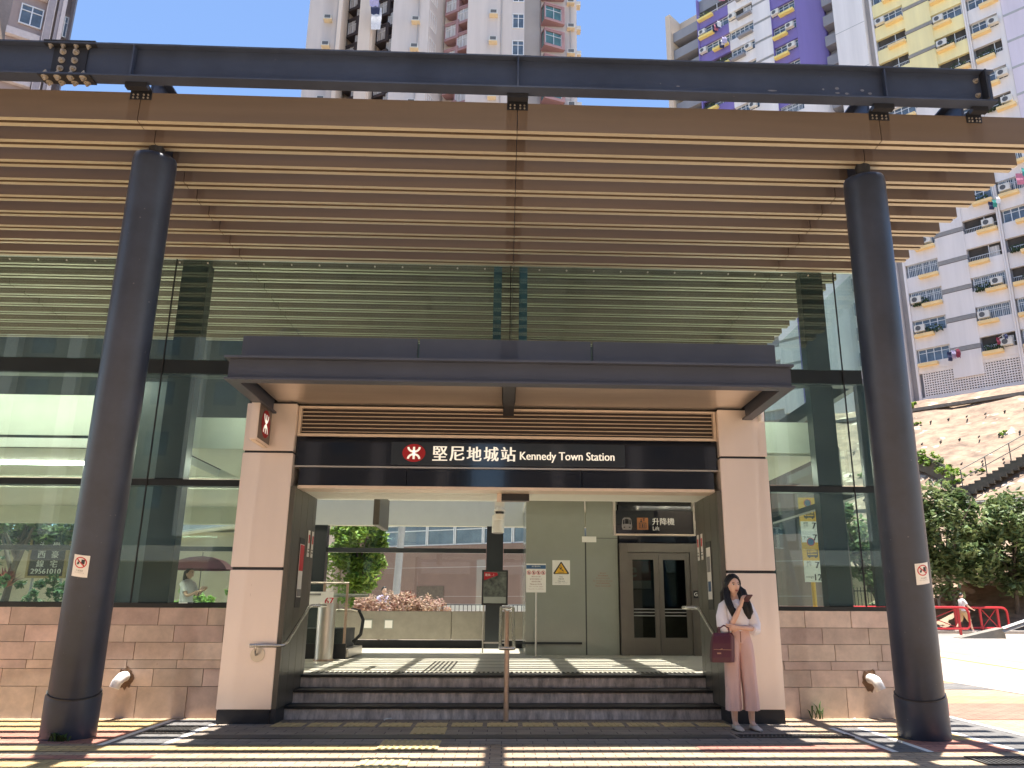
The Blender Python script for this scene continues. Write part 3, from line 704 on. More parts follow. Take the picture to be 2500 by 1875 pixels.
g = MB(); g.box(-3.09, -3.05, 10.161, 10.199, 3.3, 3.75); g.build('fixing_plate', MT['stainless'], LB)
emblem(lambda a, b, d: (-3.0175+d, a, b), 9.92, 3.535, .17, .175, LB)
# hanging lift sign
HS = empty('hanging_lift_sign', (2.43, 13.0, 2.47), 'black hanging sign pointing to the lift', 'sign')
g = MB(); g.box(1.80, 3.06, 13.0, 13.14, 2.49, 2.86); g.build('sign_box', MT['sign_black'], HS, bevel=.004)
g = MB(); g.box(1.80, 3.06, 12.995, 13.14, 2.468, 2.488); g.build('bottom_rail', MT['trim_light'], HS)
g = MB(); g.box(1.76, 1.795, 13.02, 13.12, 2.47, 3.20); g.box(3.065, 3.10, 13.02, 13.12, 2.47, 3.62); g.build('hanger', MT['stainless'], HS)
F2 = front(12.999)
g = MB()
rr = [(1.905, 2.55), (2.045, 2.55), (2.06, 2.60), (2.045, 2.72), (2.02, 2.745), (1.93, 2.745), (1.905, 2.72), (1.89, 2.60)]
g.prism(rr, F2, .004, 0); tr = g.build('train_symbol', MT['print_grey'], HS)
g = MB()
for q in ([(1.91, 2.635), (1.935, 2.64), (1.935, 2.715), (1.915, 2.71)], [(1.945, 2.645), (2.005, 2.645), (2.005, 2.725), (1.945, 2.725)], [(2.015, 2.64), (2.04, 2.635), (2.035, 2.71), (2.015, 2.715)], [(1.92, 2.58), (1.945, 2.585), (1.945, 2.60), (1.92, 2.597)], [(2.005, 2.585), (2.03, 2.58), (2.03, 2.597), (2.005, 2.60)]):
    g.prism(q, F2, .006, .0042)
g.build('train_windows', MT['sign_black'], tr)
mat('sign_orange', (.42, .17, .06), .5)
g = MB(); g.prism([(2.14, 2.555), (2.32, 2.555), (2.32, 2.745), (2.14, 2.745)], F2, .004, 0); ls = g.build('lift_symbol', MT['sign_orange'], HS)
g = MB()
for q in ((2.17, 2.575, 2.29, 2.585), (2.17, 2.655, 2.29, 2.665), (2.17, 2.586, 2.18, 2.654), (2.28, 2.586, 2.29, 2.654), (2.195, 2.59, 2.205, 2.645), (2.22, 2.59, 2.24, 2.645), (2.255, 2.59, 2.265, 2.645), (2.20, 2.69, 2.215, 2.725), (2.245, 2.69, 2.26, 2.725), (2.19, 2.675, 2.225, 2.69), (2.235, 2.725, 2.27, 2.738)):
    g.prism([(q[0], q[1]), (q[2], q[1]), (q[2], q[3]), (q[0], q[3])], F2, .006, .0042)
g.build('pictogram', MT['print_dark'], ls)
g = MB(); text(g, '升降機', F2, .115, w=.36, x=2.39, z=2.63, d=.002, bold=.002); text(g, 'Lift', F2, .062, x=2.395, z=2.545, d=.002); g.build('lettering', MT['sign_white'], HS)
# small black board under the lintel
TV = empty('hanging_black_board', (.13, 10.66, 2.70), 'small plain black display board hung under the lintel', 'display')
g = MB(); g.box(-.05, .32, 10.63, 10.70, 2.70, 2.829); g.build('board', MT['black_plastic'], TV, bevel=.004)
g = MB(); g.box(-.05, .32, 10.625, 10.70, 2.690, 2.699); g.build('edge_strip', MT['print_grey'], TV)
g = MB(); g.box(-.11, -.051, 10.64, 10.72, 2.69, 2.829); g.build('bracket', MT['trim_light'], TV)
# camera dome and lamp housing on the tall post
CC = empty('security_camera', (-.08, 12.1, 2.55), 'dome security camera on a cream post inside the entrance', 'camera')
g = MB(); g.cyl((-.08, 12.1, 2.79), (-.08, 12.1, 2.74), .055, .09, 20); g.cyl((-.08, 12.1, 2.74), (-.08, 12.1, 2.72), .09, .09, 20); g.cyl((-.08, 12.1, 2.60), (-.08, 12.1, 2.68), .06, .085, 18); g.build('housing', MT['ceiling_white'], CC)
g = MB(); g.ball((-.08, 12.1, 2.715), .066, .066, .06); g.build('dome', MT['sign_black'], CC)
g = MB(); g.box(-.16, -.01, 12.2, 12.3, 2.72, 3.9); g.build('mounting', MT['ceiling_white'], CC)
def lampcan(x, y, z0, z1, r, label):
    e = empty('loudspeaker', (x, y, z0), label, 'loudspeaker', 'cream tube loudspeakers under the ceiling')
    g = MB(); g.cyl((x, y, z0), (x, y, z1), r, n=24); g.build('tube', MT['ceiling_white'], e, bevel=.006)
    g = MB(); g.cyl((x, y, z0-.01), (x, y, z0-.001), r*.85, n=24); g.build('mesh_cover', MT['print_grey'], e)
    g = MB(); g.cyl((x, y, z1+.001), (x, y, 3.5), .02, n=8); g.build('stem', MT['ceiling_white'], e)
lampcan(-.11, 13.2, 2.50, 2.78, .10, 'cream tube loudspeaker hanging below the dome camera')
lampcan(-3.95, 15.2, 2.85, 3.25, .12, 'cream tube loudspeaker hanging by the left doorway jamb')
lampcan(-6.05, 12.6, 2.3, 3.0, .11, 'cream tube loudspeaker hanging behind the left column')
HB = empty('hanging_panel_sign', (-1.85, 12.2, 2.5), 'narrow grey hanging sign seen edge on inside the entrance', 'sign')
g = MB(); g.box(-1.95, -1.86, 12.0, 13.0, 2.50, 2.98); g.build('sign_box', MT['jamb_metal'], HB, bevel=.005)
g = MB(); g.box(-1.93, -1.88, 12.3, 12.36, 2.981, 3.4); g.box(-1.93, -1.88, 12.7, 12.76, 2.981, 3.4); g.build('hanger', MT['print_grey'], HB)
# notices -----------------------------------------------------------------
NS = empty('notice_stand', (.6, 15.3, FL), 'white lift notice board on a thin steel post', 'notice board')
g = MB(); g.cyl((.6, 15.3, FL), (.6, 15.3, 1.62), .018, n=12); g.cyl((.6, 15.3, FL), (.6, 15.3, FL+.02), .10, n=20); g.build('post', MT['stainless'], NS)
g = MB(); g.box(.41, .78, 15.27, 15.295, 1.60, 2.12); bd = g.build('board', MT['sign_white'], NS, bevel=.004)
F3 = front(15.269)
g = MB(); g.prism([(.413, 2.025), (.777, 2.025), (.777, 2.095), (.413, 2.095)], F3, .002, 0); g.build('header', MT['sign_blue'], bd)
g = MB(); text(g, '扶手電梯安全', F3, .026, x=.595, z=2.07, d=.004, center=True); g.build('header_text', MT['sign_white'], bd)
g = MB(); g2 = MB()
for i in range(4):
    cx = .462+i*.089; n = 18
    for k in range(n):
        a0, a1 = 2*math.pi*k/n, 2*math.pi*(k+1)/n
        g.add([F3(cx+r*math.cos(a), 1.955+r*math.sin(a), .002) for r in (.030, .038) for a in (a0, a1)], [(0, 2, 3, 1)])
    g.add([F3(cx-.026, 1.975, .0022), F3(cx-.02, 1.98, .0022), F3(cx+.026, 1.935, .0022), F3(cx+.02, 1.93, .0022)], [(3, 2, 1, 0)])
    g2.prism([(cx-.01, 1.935), (cx+.008, 1.935), (cx+.014, 1.96), (cx, 1.98), (cx-.012, 1.96)], F3, .0015, 0)
g.build('ban_symbols', MT['sign_red'], bd); g2.build('pictograms', MT['print_dark'], bd)
g = MB()
for k, (s, h, w) in enumerate((('攜帶大件行李', .026, None), ('嬰兒車及輪椅人士', .026, None), ('請使用升降機', .026, None), ('Please use the lift', .026, .22), ('if you have bulky luggage', .016, .26), ('baby strollers or wheelchairs', .016, .28))):
    g = MB(); text(g, s, F3, h, w=w, x=.595, z=1.885-k*.045, d=.001, center=True); g.build('text_line', MT['print_redbrown'], bd)
CS = empty('caution_sign', (1.11, 15.88, 1.75), 'white slippery floor caution sign with a yellow triangle on frosted glass', 'sign')
g = MB(); g.box(.935, 1.28, 15.886, 15.898, 1.75, 2.22); g.build('plate', MT['sign_white'], CS, bevel=.004)
F4 = front(15.885)
g = MB(); g.prism([(.965, 1.955), (1.25, 1.955), (1.26, 1.975), (1.115, 2.19), (1.10, 2.19), (.955, 1.975)], F4, .001, 0); tg = g.build('triangle_border', MT['print_dark'], CS)
g = MB(); g.prism([(.985, 1.97), (1.23, 1.97), (1.1075, 2.16)], F4, .003, .0012); g.build('triangle', MT['sign_amber'], tg)
g = MB()
for q in ([(1.075, 2.05), (1.095, 2.04), (1.125, 2.07), (1.105, 2.095)], [(1.11, 2.035), (1.15, 2.005), (1.16, 2.015), (1.12, 2.055)], [(1.06, 2.065), (1.085, 2.085), (1.08, 2.095), (1.055, 2.075)], [(1.09, 2.1), (1.11, 2.1), (1.11, 2.118), (1.09, 2.118)], [(1.05, 1.985), (1.16, 1.985), (1.165, 1.992), (1.055, 1.992)]): g.prism(q, F4, .0045, .0031)
g.build('pictogram', MT['print_dark'], tg)
g = MB(); text(g, '小心', F4, .036, x=1.1075, z=1.905, d=.001, center=True); text(g, '地面濕滑', F4, .026, x=1.1075, z=1.865, d=.001, center=True); text(g, 'Take care', F4, .024, x=1.1075, z=1.825, d=.001, center=True); text(g, 'Floor slippery when wet', F4, .015, w=.24, x=1.1075, z=1.79, d=.001, center=True)
g.build('lettering', MT['print_dark'], CS)
GT = empty('glass_door_text', (1.92, 15.89, 1.65), 'lines of small reddish print on the frosted glass door', 'lettering')
F5 = front(15.898); g = MB()
for k, w in enumerate((.12, .2, .26, .38, .26, .30)):
    text(g, ('緊急出口', '請勿阻塞通道', 'Emergency exit', 'Do not obstruct this door', '如有需要請聯絡', 'Please contact staff')[k], F5, .028, w=w, x=1.92, z=1.98-k*.048, d=.001, center=True)
o = g.build('lettering', MT['print_redbrown'], GT)
PS = empty('poster_stand', (-.18, 16.5, FL), 'dark framed poster on a thin steel stand by the back mullion', 'poster stand')
g = MB(); g.box(-.44, .08, 16.5, 16.54, 1.37, 2.05); fr = g.build('frame', MT['black_plastic'], PS, bevel=.004)
mat('poster_art', (.05, .075, .07), .4, 0, .7, 9, col2=(.16, .18, .15))
F6 = front(16.499)
g = MB(); g.prism([(-.41, 1.40), (.05, 1.40), (.05, 2.02), (-.41, 2.02)], F6, .001, 0); g.build('poster_sheet', MT['poster_art'], fr)
g = MB(); g.prism([(-.40, 1.41), (.04, 1.41), (.04, 1.53), (-.40, 1.53)], F6, .003, .0012); g.build('caption_strip', MT['frost'], fr)
g = MB(); g.prism([(-.40, 1.85), (-.12, 1.95), (-.14, 2.0), (-.40, 2.01)], F6, .003, .0012); g.build('red_patch', MT['emblem_red'], fr)
g = MB(); text(g, '周末…！', F6, .05, x=-.38, z=1.93, d=.004); g.build('lettering', MT['sign_white'], fr)
g = MB(); g.cyl((-.40, 16.56, FL), (-.40, 16.56, 2.0), .013, n=8); g.cyl((.04, 16.56, FL), (.04, 16.56, 2.0), .013, n=8); g.box(-.39, .03, 16.55, 16.57, .64, .67); g.build('stand', MT['stainless'], PS)
# ------------------------------------------------------------------ handrails
mat('rail_metal', (.60, .58, .52), .25, .9, .1, 5)
def rail(pts, label, disc):
    e = empty('handrail', pts[0][:2]+(pts[0][2]-.4,), label, 'handrail', 'stainless handrails on the station steps')
    g = MB(); g.tube(pts, .022, 12); g.build('rail_tube', MT['rail_metal'], e)
    g = MB(); d = Vector(disc); g.cyl(d+Vector((0, .02, 0)), d+Vector((0, .035, 0)), .085, n=24); g.build('wall_plate', MT['stainless'], e)
    g = MB(); g.tube([d+Vector((0, .02, 0)), d+Vector((0, -.05, 0)), d+Vector((0, -.08, .04)), d+Vector((0, -.08, .095))], .013, 8); g.build('support_arm', MT['rail_metal'], e)
    return e
rail([(-3.0, 10.09, .885), (-2.66, 10.09, .885), (-2.62, 10.12, .89), (-2.60, 10.2, .92), (-2.60, 11.22, 1.335), (-2.58, 11.3, 1.345), (-2.5, 11.32, 1.345), (-2.47, 11.4, 1.345), (-2.47, 11.6, 1.345)], 'stainless handrail bent round the left pillar of the steps', (-2.93, 10.165, .78))
rail([(3.0, 10.09, .885), (2.72, 10.09, .885), (2.68, 10.12, .89), (2.66, 10.2, .92), (2.66, 11.22, 1.335), (2.64, 11.3, 1.345), (2.55, 11.32, 1.345), (2.53, 11.4, 1.345), (2.53, 11.6, 1.345)], 'stainless handrail on the right pillar behind the standing woman', (2.98, 10.165, .78))
e = empty('handrail', (.05, 10.55, 0), 'double stainless handrail on posts up the middle of the steps', 'handrail', 'stainless handrails on the station steps')
g = MB(); g.cyl((.05, 10.45, 0), (.05, 10.45, .83), .032, n=16); g.build('post', MT['stainless_worn'], e)
g = MB(); g.cyl((.05, 11.5, .46), (.05, 11.5, 1.28), .03, n=16); g.build('post', MT['stainless_worn'], e)
for s in (-1, 1):
    x = .05+s*.085
    g = MB(); g.tube([(x, 10.2, .86), (x, 10.5, .88), (x, 11.45, 1.32), (x, 11.75, 1.33)], .021, 12); g.build('rail_tube', MT['rail_metal'], e)
g = MB(); g.tube([(.05-.085, 10.2, .86), (.05-.06, 10.14, .86), (.05+.06, 10.14, .86), (.05+.085, 10.2, .86)], .0215, 12); g.build('end_loop', MT['rail_metal'], e); g = MB(); g.tube([(.05-.085, 10.45, .872), (.05, 10.45, .84), (.05+.085, 10.45, .872)], .012, 8); g.build('cross_bar', MT['rail_metal'], e); g = MB(); g.tube([(.05-.085, 11.5, 1.318), (.05, 11.5, 1.28), (.05+.085, 11.5, 1.318)], .012, 8); g.build('cross_bar', MT['rail_metal'], e); g = MB(); g.tube([(.05-.085, 11.75, 1.33), (.05-.06, 11.81, 1.33), (.05+.06, 11.81, 1.33), (.05+.085, 11.75, 1.33)], .0215, 12); g.build('end_loop', MT['rail_metal'], e)
# ------------------------------------------------------------------ things in the hall
BN = empty('bollard', (-2.97, 14.1, FL), 'brushed steel cylinder standing just inside the doorway', 'bollard')
g = MB(); g.cyl((-2.97, 14.1, FL), (-2.97, 14.1, 1.36), .148, n=32); g.build('body', MT['stainless'], BN)
g = MB(); g.cyl((-2.97, 14.1, 1.361), (-2.97, 14.1, 1.385), .15, .142, n=32); g.build('cap', MT['stainless'], BN)
g = MB(); g.cyl((-2.97, 14.1, FL), (-2.97, 14.1, FL+.03), .165, n=32); g.build('foot_ring', MT['stainless_worn'], BN)
ES = empty('escalator', (-3.4, 14.9, FL), 'escalator landing with glass sides and steel trim left of the hall', 'escalator')
g = MB(); g.box(-4.6, -2.66, 14.6, 16.0, FL+.02, FL+.16); g.build('skirt', MT['stainless'], ES, bevel=.006)
g = MB(); g.box(-4.6, -2.70, 14.56, 14.6, FL-.0, FL+.25); g.build('base_box', MT['black_plastic'], ES)
for x in (-2.75, -3.15):
    g = MB(); g.box(x-.02, x+.02, 14.62, 14.66, FL+.16, 1.74); g.build('newel', MT['stainless_worn'], ES)
g = MB(); g.box(-4.5, -2.73, 14.635, 14.65, FL+.17, 1.70); g.build('glass_side', MT['glass_clear'], ES)
g = MB(); g.tube([(-4.5, 14.64, 1.73), (-2.73, 14.64, 1.73)], .022, 10); g.build('handrail_bar', MT['stainless'], ES)
g = MB(); g.tube([(-3.5, 15.4, 1.53), (-2.5, 15.4, 1.53)], .03, 10); g.build('handrail_bar', MT['frost'], ES)
g = MB(); g.tube([(-4.4, 15.6, .75), (-3.5, 15.5, 1.45), (-3.3, 15.45, 1.52)], .04, 10); g.build('moving_handrail', MT['black_plastic'], ES); g = MB(); g.tube([(-2.75, 15.1, 1.28), (-2.6, 15.1, 1.26), (-2.52, 15.1, 1.1), (-2.55, 15.1, .85), (-2.68, 15.1, .72)], .03, 10); g.build('moving_handrail', MT['black_plastic'], ES)
g = MB(); g.tube([(-3.0, 15.0, 1.27), (-2.75, 15.0, 1.27), (-2.62, 15.0, 1.25)], .022, 8); g.build('handrail_end', MT['stainless'], ES)
g = MB(); g.box(-4.55, -2.8, 15.0, 15.9, FL+.161, .95); g.build('inner_panel', MT['dark_wall'], ES)
EN = empty('escalator_notice', (-3.25, 14.6, 1.35), 'white escalator notice with a red mark behind the steel cylinder', 'notice')
g = MB(); g.box(-3.45, -2.98, 14.60, 14.612, 1.36, 1.58); g.build('sheet', MT['sign_white'], EN)
g = MB(); text(g, '67', front(14.597), .11, x=-3.12, z=1.37, bold=.004); g.build('red_mark', MT['sign_red'], EN)
g = MB(); g.box(-3.42, -3.2, 14.59, 14.5995, 1.52, 1.55); g.build('print', MT['print_grey'], EN)
SD = empty('smoke_detector', (3.7, 13.2, 3.5), 'round cream smoke detector under the ceiling right of the doorway', 'smoke detector', 'round ceiling detectors')
g = MB(); g.cyl((3.7, 13.2, 3.615), (3.7, 13.2, 3.57), .14, .12, 24); g.cyl((3.7, 13.2, 3.57), (3.7, 13.2, 3.545), .09, .08, 24); g.build('body', MT['ceiling_white'], SD)
g = MB(); g.cyl((3.7, 13.2, 3.544), (3.7, 13.2, 3.535), .05, n=16); g.build('sensor', MT['print_grey'], SD)
SD2 = dup(SD, loc=(-3.45, 13.2, 3.5), label='round cream smoke detector under the ceiling left of the doorway')
# ------------------------------------------------------------------ drain spouts, litter, weeds
def spout(x, z, dz, label):
    e = empty('drain_spout', (x, 10.7, z), label, 'drain pipe', 'white drain spouts sticking out of the granite wall')
    g = MB(); g.tube([(x, 10.74, z), (x, 10.66, z), (x+.01, 10.60, z-.015), (x+.015*dz, 10.565, z-.06), (x+.03*dz, 10.55, z-.12)], [.062, .062, .063, .062, .06], 18); g.build('elbow', MT['pipe_white'], e)
    g = MB(); q = random.Random(int(x*10)); g.prism([(x+(.085+.03*q.random())*math.cos(-2*math.pi*i/22)*(1-.25*(i in (5,6,16,17))), z-.02+(.10+.055*q.random())*math.sin(-2*math.pi*i/22)) for i in range(22)], front(10.748), .006, 0); g.build('stain', MT['rust'], e); return e
spout(-4.69, .485, -1, 'white drain spout in the wall left of the doorway')
spout(4.73, .475, 1.4, 'white drain spout in the wall right of the doorway')
mat('weed', (.06, .11, .03), .7, 0, .3, 9, isl=.3)
def weed(x, y, z, n, h, label, name='weed', seed=1):
    rr = random.Random(seed); mb = MB()
    for i in range(n):
        a = rr.uniform(0, 6.28); l = h*rr.uniform(.5, 1); d = Vector((math.cos(a), math.sin(a)*.4-.25, 0)); p = Vector((x+rr.uniform(-.03, .03)*n/6, y, z)); s = Vector((-d.y, d.x, 0)).normalized()*.012
        q = p+d*l*.35+Vector((0, 0, l*.7)); t = p+d*l*.75+Vector((0, 0, l*rr.uniform(.5, .95)))
        mb.add([p-s*.5, p+s*.5, q+s, q-s, t], [(0, 1, 2, 3), (3, 2, 4)])
    return tag(mb.build(name, MT['weed']), label, 'weed', 'small weeds at the foot of the building')
weed(-4.5, 8.97, .0, 22, .12, 'tuft of weeds at the foot of the left steel column', seed=2)
weed(3.98, 10.70, .0, 14, .24, 'green weed growing against the granite wall right of the doorway', seed=5)
mat('litter_white', (.8, .8, .8), .7)
def litter(x, y, s, label, seed):
    rr = random.Random(seed); mb = MB(); pts = []
    for i in range(4):
        for j in range(3): pts.append((x+(i-1.5)*s*.35+rr.uniform(-.2, .2)*s, y+(j-1)*s*.3+rr.uniform(-.2, .2)*s, .008+rr.uniform(0, .5)*s))
    mb.add(pts, [(i*3+j, (i+1)*3+j, (i+1)*3+j+1, i*3+j+1) for i in range(3) for j in range(2)])
    return tag(mb.build('litter', MT['litter_white']), label, 'litter', 'bits of white litter on the paving')
litter(-1.38, 10.45, .075, 'crumpled white tissue on the paving below the steps', 3)
litter(4.38, 10.55, .05, 'scrap of white paper by the right granite wall', 8)
# ------------------------------------------------------------------ hillside and towers
mat('shotcrete', (.15, .095, .065), .9, 0, .25, 1.5, .8, 4, col2=(.40, .285, .195), stretch=(.6, .6, 1.5), speck=(1.1, .63, (.56, .46, .36)))
mat('tower_white', (.78, .74, .72), .8, 0, .10, .5, stretch=(1.6, 1.6, .1))
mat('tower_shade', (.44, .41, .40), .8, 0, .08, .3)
mat('tower_yellow', (.90, .79, .42), .8, 0, .10, .5, stretch=(1.6, 1.6, .1))
mat('tower_purple', (.20, .16, .42), .8, 0, .10, .5, stretch=(1.6, 1.6, .1))
mat('tower_lilac', (.68, .62, .70), .8, 0, .10, .5, stretch=(1.6, 1.6, .1))
mat('tower_grey', (.27, .27, .29), .8, 0, .1, .3)
mat('tower_tan', (.62, .5, .38), .8, 0, .08, .5)
mat('ac_under', (.72, .60, .40), .7)
mat('ledge_orange', (.86, .64, .32), .8, 0, .1, 1)
mat('ledge_yellow', (.85, .68, .22), .8, 0, .08, 1)
mat('win_frame', (.75, .75, .74), .5, .2)
mat('win_glass', (.10, .13, .16), .12, 0, .5, .8, spec=.8)
mat('curtain', (.55, .52, .50), .9, 0, .35, 1.5, stretch=(6, 6, .5))
mat('ac_body', (.68, .66, .60), .5, 0, .1)
mat('ac_grille', (.10, .10, .10), .5)
mat('pipe_grey', (.42, .42, .42), .6)
mat('plant_dark', (.045, .075, .03), .8, 0, .4, 6, isl=.4)
EA = (.7009, -.7133); EB = (.7133, .7009); EP = (37.42, 62.0)
def slope_z(b):
    pts = [(-60, .25), (-27, .25), (-25, 1.6), (-18, 6.4), (-17.2, 6.6), (-4, 17.2), (-3.4, 17.5), (0, 18.2), (30, 18.3)]
    for (b0, z0), (b1, z1) in zip(pts[:-1], pts[1:]):
        if b <= b1: return z0+(z1-z0)*(b-b0)/(b1-b0)
    return 18.3
def EW(a, b, z): return (EP[0]+a*EA[0]+b*EB[0], EP[1]+a*EA[1]+b*EB[1], z)
rs = random.Random(11); mb = MB()
na, bs = 70, [-27.5+.45*i for i in range(56)]+[0, 12]
idx = []
for i in range(na+1):
    a = -34+i*1.15
    for b in bs:
        amp = .28 if -25 < b < -3.6 else .03
        zz = slope_z(b)+amp*(math.sin(a*.9+b*.5)*.5+math.sin(a*2.3-b*1.7)*.3+rs.uniform(-.5, .5)*.5)
        mb.v.append(EW(a, b, zz))
for i in range(na):
    for j in range(len(bs)-1):
        n = len(bs); mb.f.append((i*n+j, (i+1)*n+j, (i+1)*n+j+1, i*n+j+1)); mb.m.append(0); mb.sm.append(True)
tag(mb.build('hillside', MT['shotcrete'], loc=(0, 0, 0)), kind='structure')
mb = MB()
def ebox(m_, a0, a1, b0, b1, z0, z1, m=0):
    c = [EW(a, b, z) for z in (z0, z1) for a, b in ((a0, b0), (a1, b0), (a1, b1), (a0, b1))]
    m_.add(c, [(0,3,2,1),(4,5,6,7),(0,1,5,4),(1,2,6,5),(2,3,7,6),(3,0,4,7)], m)
# --- reusable window sets (local frame: x along the wall, y into the wall, z up)
def win_mesh(w, h, nd, bars=False, open_=None):
    f = MB(); t = .06
    f.box(0, w, 0, .08, 0, t); f.box(0, w, 0, .08, h-t, h)
    for i in range(nd+1): x = (w-t)*i/nd; f.box(x, x+t, .002, .078, t, h-t)
    f.box(t, w-t, .01, .07, h*.68, h*.68+.045)
    p = MB(); p.box(t, w-t, .05, .06, t, h-t)
    b = MB()
    x = .12
    while x < w-.05: b.box(x, x+.028, -.20, -.172, -.02, h+.02); x += .14
    for z in (0, h*.5, h): b.box(0, w, -.215, -.20, z-.015, z+.015)
    return f.mesh('window', MT['win_frame']), p.mesh('pane', MT['win_glass']), b.mesh('grille', MT['win_frame'])
def open_mesh(w, h):
    f = MB(); f.box(0, w, -.04, .0, 0, .05); f.box(0, w, -.04, 0, .42, .46); f.box(w*.62, w*.62+.06, 0, .06, 0, h)
    x = .06
    while x < w-.05: f.box(x, x+.02, -.035, -.01, .05, .42); x += .13
    p = MB(); p.box(0, w, .07, .09, 0, h)
    b = MB(); b.box(w*.66, w*.95, .02, .06, .1, h*.8)
    return f.mesh('window', MT['win_frame']), p.mesh('pane', MT['open_dark']), b.mesh('shutter', MT['curtain'])
def ledge_mesh(w, m): return MB().box(0, w, -.48, -.001, -.42, -.16).mesh('planter', MT[m])
def ac_mesh():
    a = MB(); a.box(0, .85, -.42, 0, 0, .58, 0); a.cyl((.33, -.43, .29), (.33, -.421, .29), .22, n=14, m=1)
    return a.mesh('air_conditioner', [MT['ac_body'], MT['ac_grille']])
def wac_mesh():
    a = MB(); a.box(0, .62, -.5, 0, 0, .42, 0); a.box(.05, .57, -.508, -.501, .06, .38, 1); a.box(-.05, .67, -.5, 0, -.05, -.001, 2)
    return a.mesh('air_conditioner', [MT['ac_body'], MT['ac_grille'], MT['ac_under']])
AC, WAC = ac_mesh(), wac_mesh()
def leafm(n, w, h, sz, seed, d=.4):
    rr = random.Random(seed); m_ = MB()
    for i in range(n):
        c = Vector((rr.uniform(0, w), rr.uniform(-d, 0), rr.uniform(0, 1)**1.6*h)); u = Vector((rr.gauss(0, 1), rr.gauss(0, 1), rr.gauss(0, 1))).normalized(); v = u.orthogonal().normalized()
        m_.add([c-u*sz, c+v*sz*.6, c+u*sz, c-v*sz*.6], [(0, 1, 2, 3)])
    return m_.mesh('window_plants', MT['plant_dark'])
PLANTS = leafm(90, 1.4, .55, .13, 4)
rz_e = math.atan2(EA[1], EA[0])
mat('open_dark', (.06, .052, .045), .9, 0, .5, 1.2)
def estate_win(parent, meshes, x, z, w, rr, lm, y=.22, allow_ac=True, pl=.25, bars=.3, lw=None):
    if rr.random() < .3: meshes = open_mesh(w, 1.2); pl = .6
    f, p, b = meshes
    o = put('window', f, parent, (x, y, z)); put('pane', p, o, (0, 0, 0))
    if rr.random() < bars: put('grille', b, o, (0, 0, 0))
    q = put('planter', lm, o, ((w-(lw or w*.6))*rr.choice((.02, .98)), -.22, 0))
    if rr.random() < pl: put('window_plants', PLANTS, o, (.15 if rr.random() < .5 else w-1.6, -.25, -.15))
    if allow_ac and rr.random() < .42: put('air_conditioner', AC, o, (.1 if rr.random() < .5 else w-1.0, -.28, .05))
    return o
# --- white and yellow estate block on the slope
TA = empty('apartment_block', EW(0, 0, 18.4), 'tall white flats with yellow bands and orange planters on the slope', 'building', 'blocks of flats above the station', rz_e)
def lb(name, boxes, m, parent): 
    g = MB()
    if name in ('balcony', 'wall', 'fin', 'recess_wall', 'blank_panel', 'service_pipes') and len(boxes) > 1:
        for q in boxes: o = MB().box(*q).build(name, MT[m], parent, local=True)
        return o
    for q in boxes: g.box(*q)
    return g.build(name, MT[m], parent, local=True)
FH = 2.62; NF = 16
lb('wall', [(-3.2, 7.4, .32, 12, -1.5, 44.5)], 'tower_grey', TA)
BAY = [(-3.1, -.5), (1.9, 4.42), (4.85, 7.3)]
wb = {'tower_white': [], 'tower_yellow': []}
wm = [win_mesh(b-a-.1, 1.2, 4) for a, b in BAY]; lms = [ledge_mesh((b-a)*.6, 'ledge_orange') for a, b in BAY]
rr = random.Random(5)
for k in range(NF):
    zs = 3.2+k*FH; m = 'tower_yellow' if (k >= 11) else 'tower_white'
    for i, (a, b) in enumerate(BAY):
        wb[m if i < 2 else 'tower_white'].append((a-.05, b+.05, 0, .318, zs-FH+1.2+.001 if k else 2.5, zs-.001))
        estate_win(TA, wm[i], a+.05, zs, b-a-.1, rr, lms[i])
    wb['tower_white' if k < 11 else 'tower_yellow'].append((-.45, 1.85, -.06, .318, zs-FH+.75, zs+.32-.001))
wb['tower_white'] += [(-3.2, 7.4, .05, .318, -1.5, .15), (-3.2, 7.4, .04, .318, 2.26, 2.498), (-3.36, -3.16, -.1, .3, -1.5, 44.5), (7.0, 7.0+.4, -.04, .0, 3, 44)]
for m, bx in wb.items(): lb('wall', bx, m, TA)
lb('blank_panel', [(-.44, 1.84, .02, .31, 3.2+k*FH+.33, 3.2+k*FH+.745) for k in range(NF)], 'tower_grey', TA)
lb('service_pipes', [(-.5, 1.9, -.13+.0, -.07, 3.2+k*FH+.40+j*.1, 3.2+k*FH+.45+j*.1) for k in range(NF) for j in range(3)], 'pipe_grey', TA)
g = MB()
for x in (4.55, 4.72): g.cyl((x, -.12, -1.5), (x, -.12, 44.4), .085, n=8)
g.build('drain_pipe', MT['tower_white'], TA, local=True)
lb('blank_wall', [(7.42, 17, -.10, 12, 3.2, 44.5)], 'tower_lilac', TA)
lb('wall_groove', [(7.42, 17, -.112, -.1005, 3.2+k*FH+.4, 3.2+k*FH+.62) for k in range(NF)], 'pipe_grey', TA)
# pierced ventilation blocks along the foot
g = MB(); nx = 60; rows = 10
for r_ in range(rows+1): g.box(-2.9, 7.3, .06, .20, .16+r_*.205, .16+r_*.205+.095)
x = -2.9
while x < 7.3: g.box(x, x+.075, .062, .198, .16, 2.25); x += .20
g.build('vent_blocks', MT['tower_white'], TA, local=True)
lb('dark_gap', [(-2.9, 7.3, .24, .30, .16, 2.25)], 'dark_void', TA)
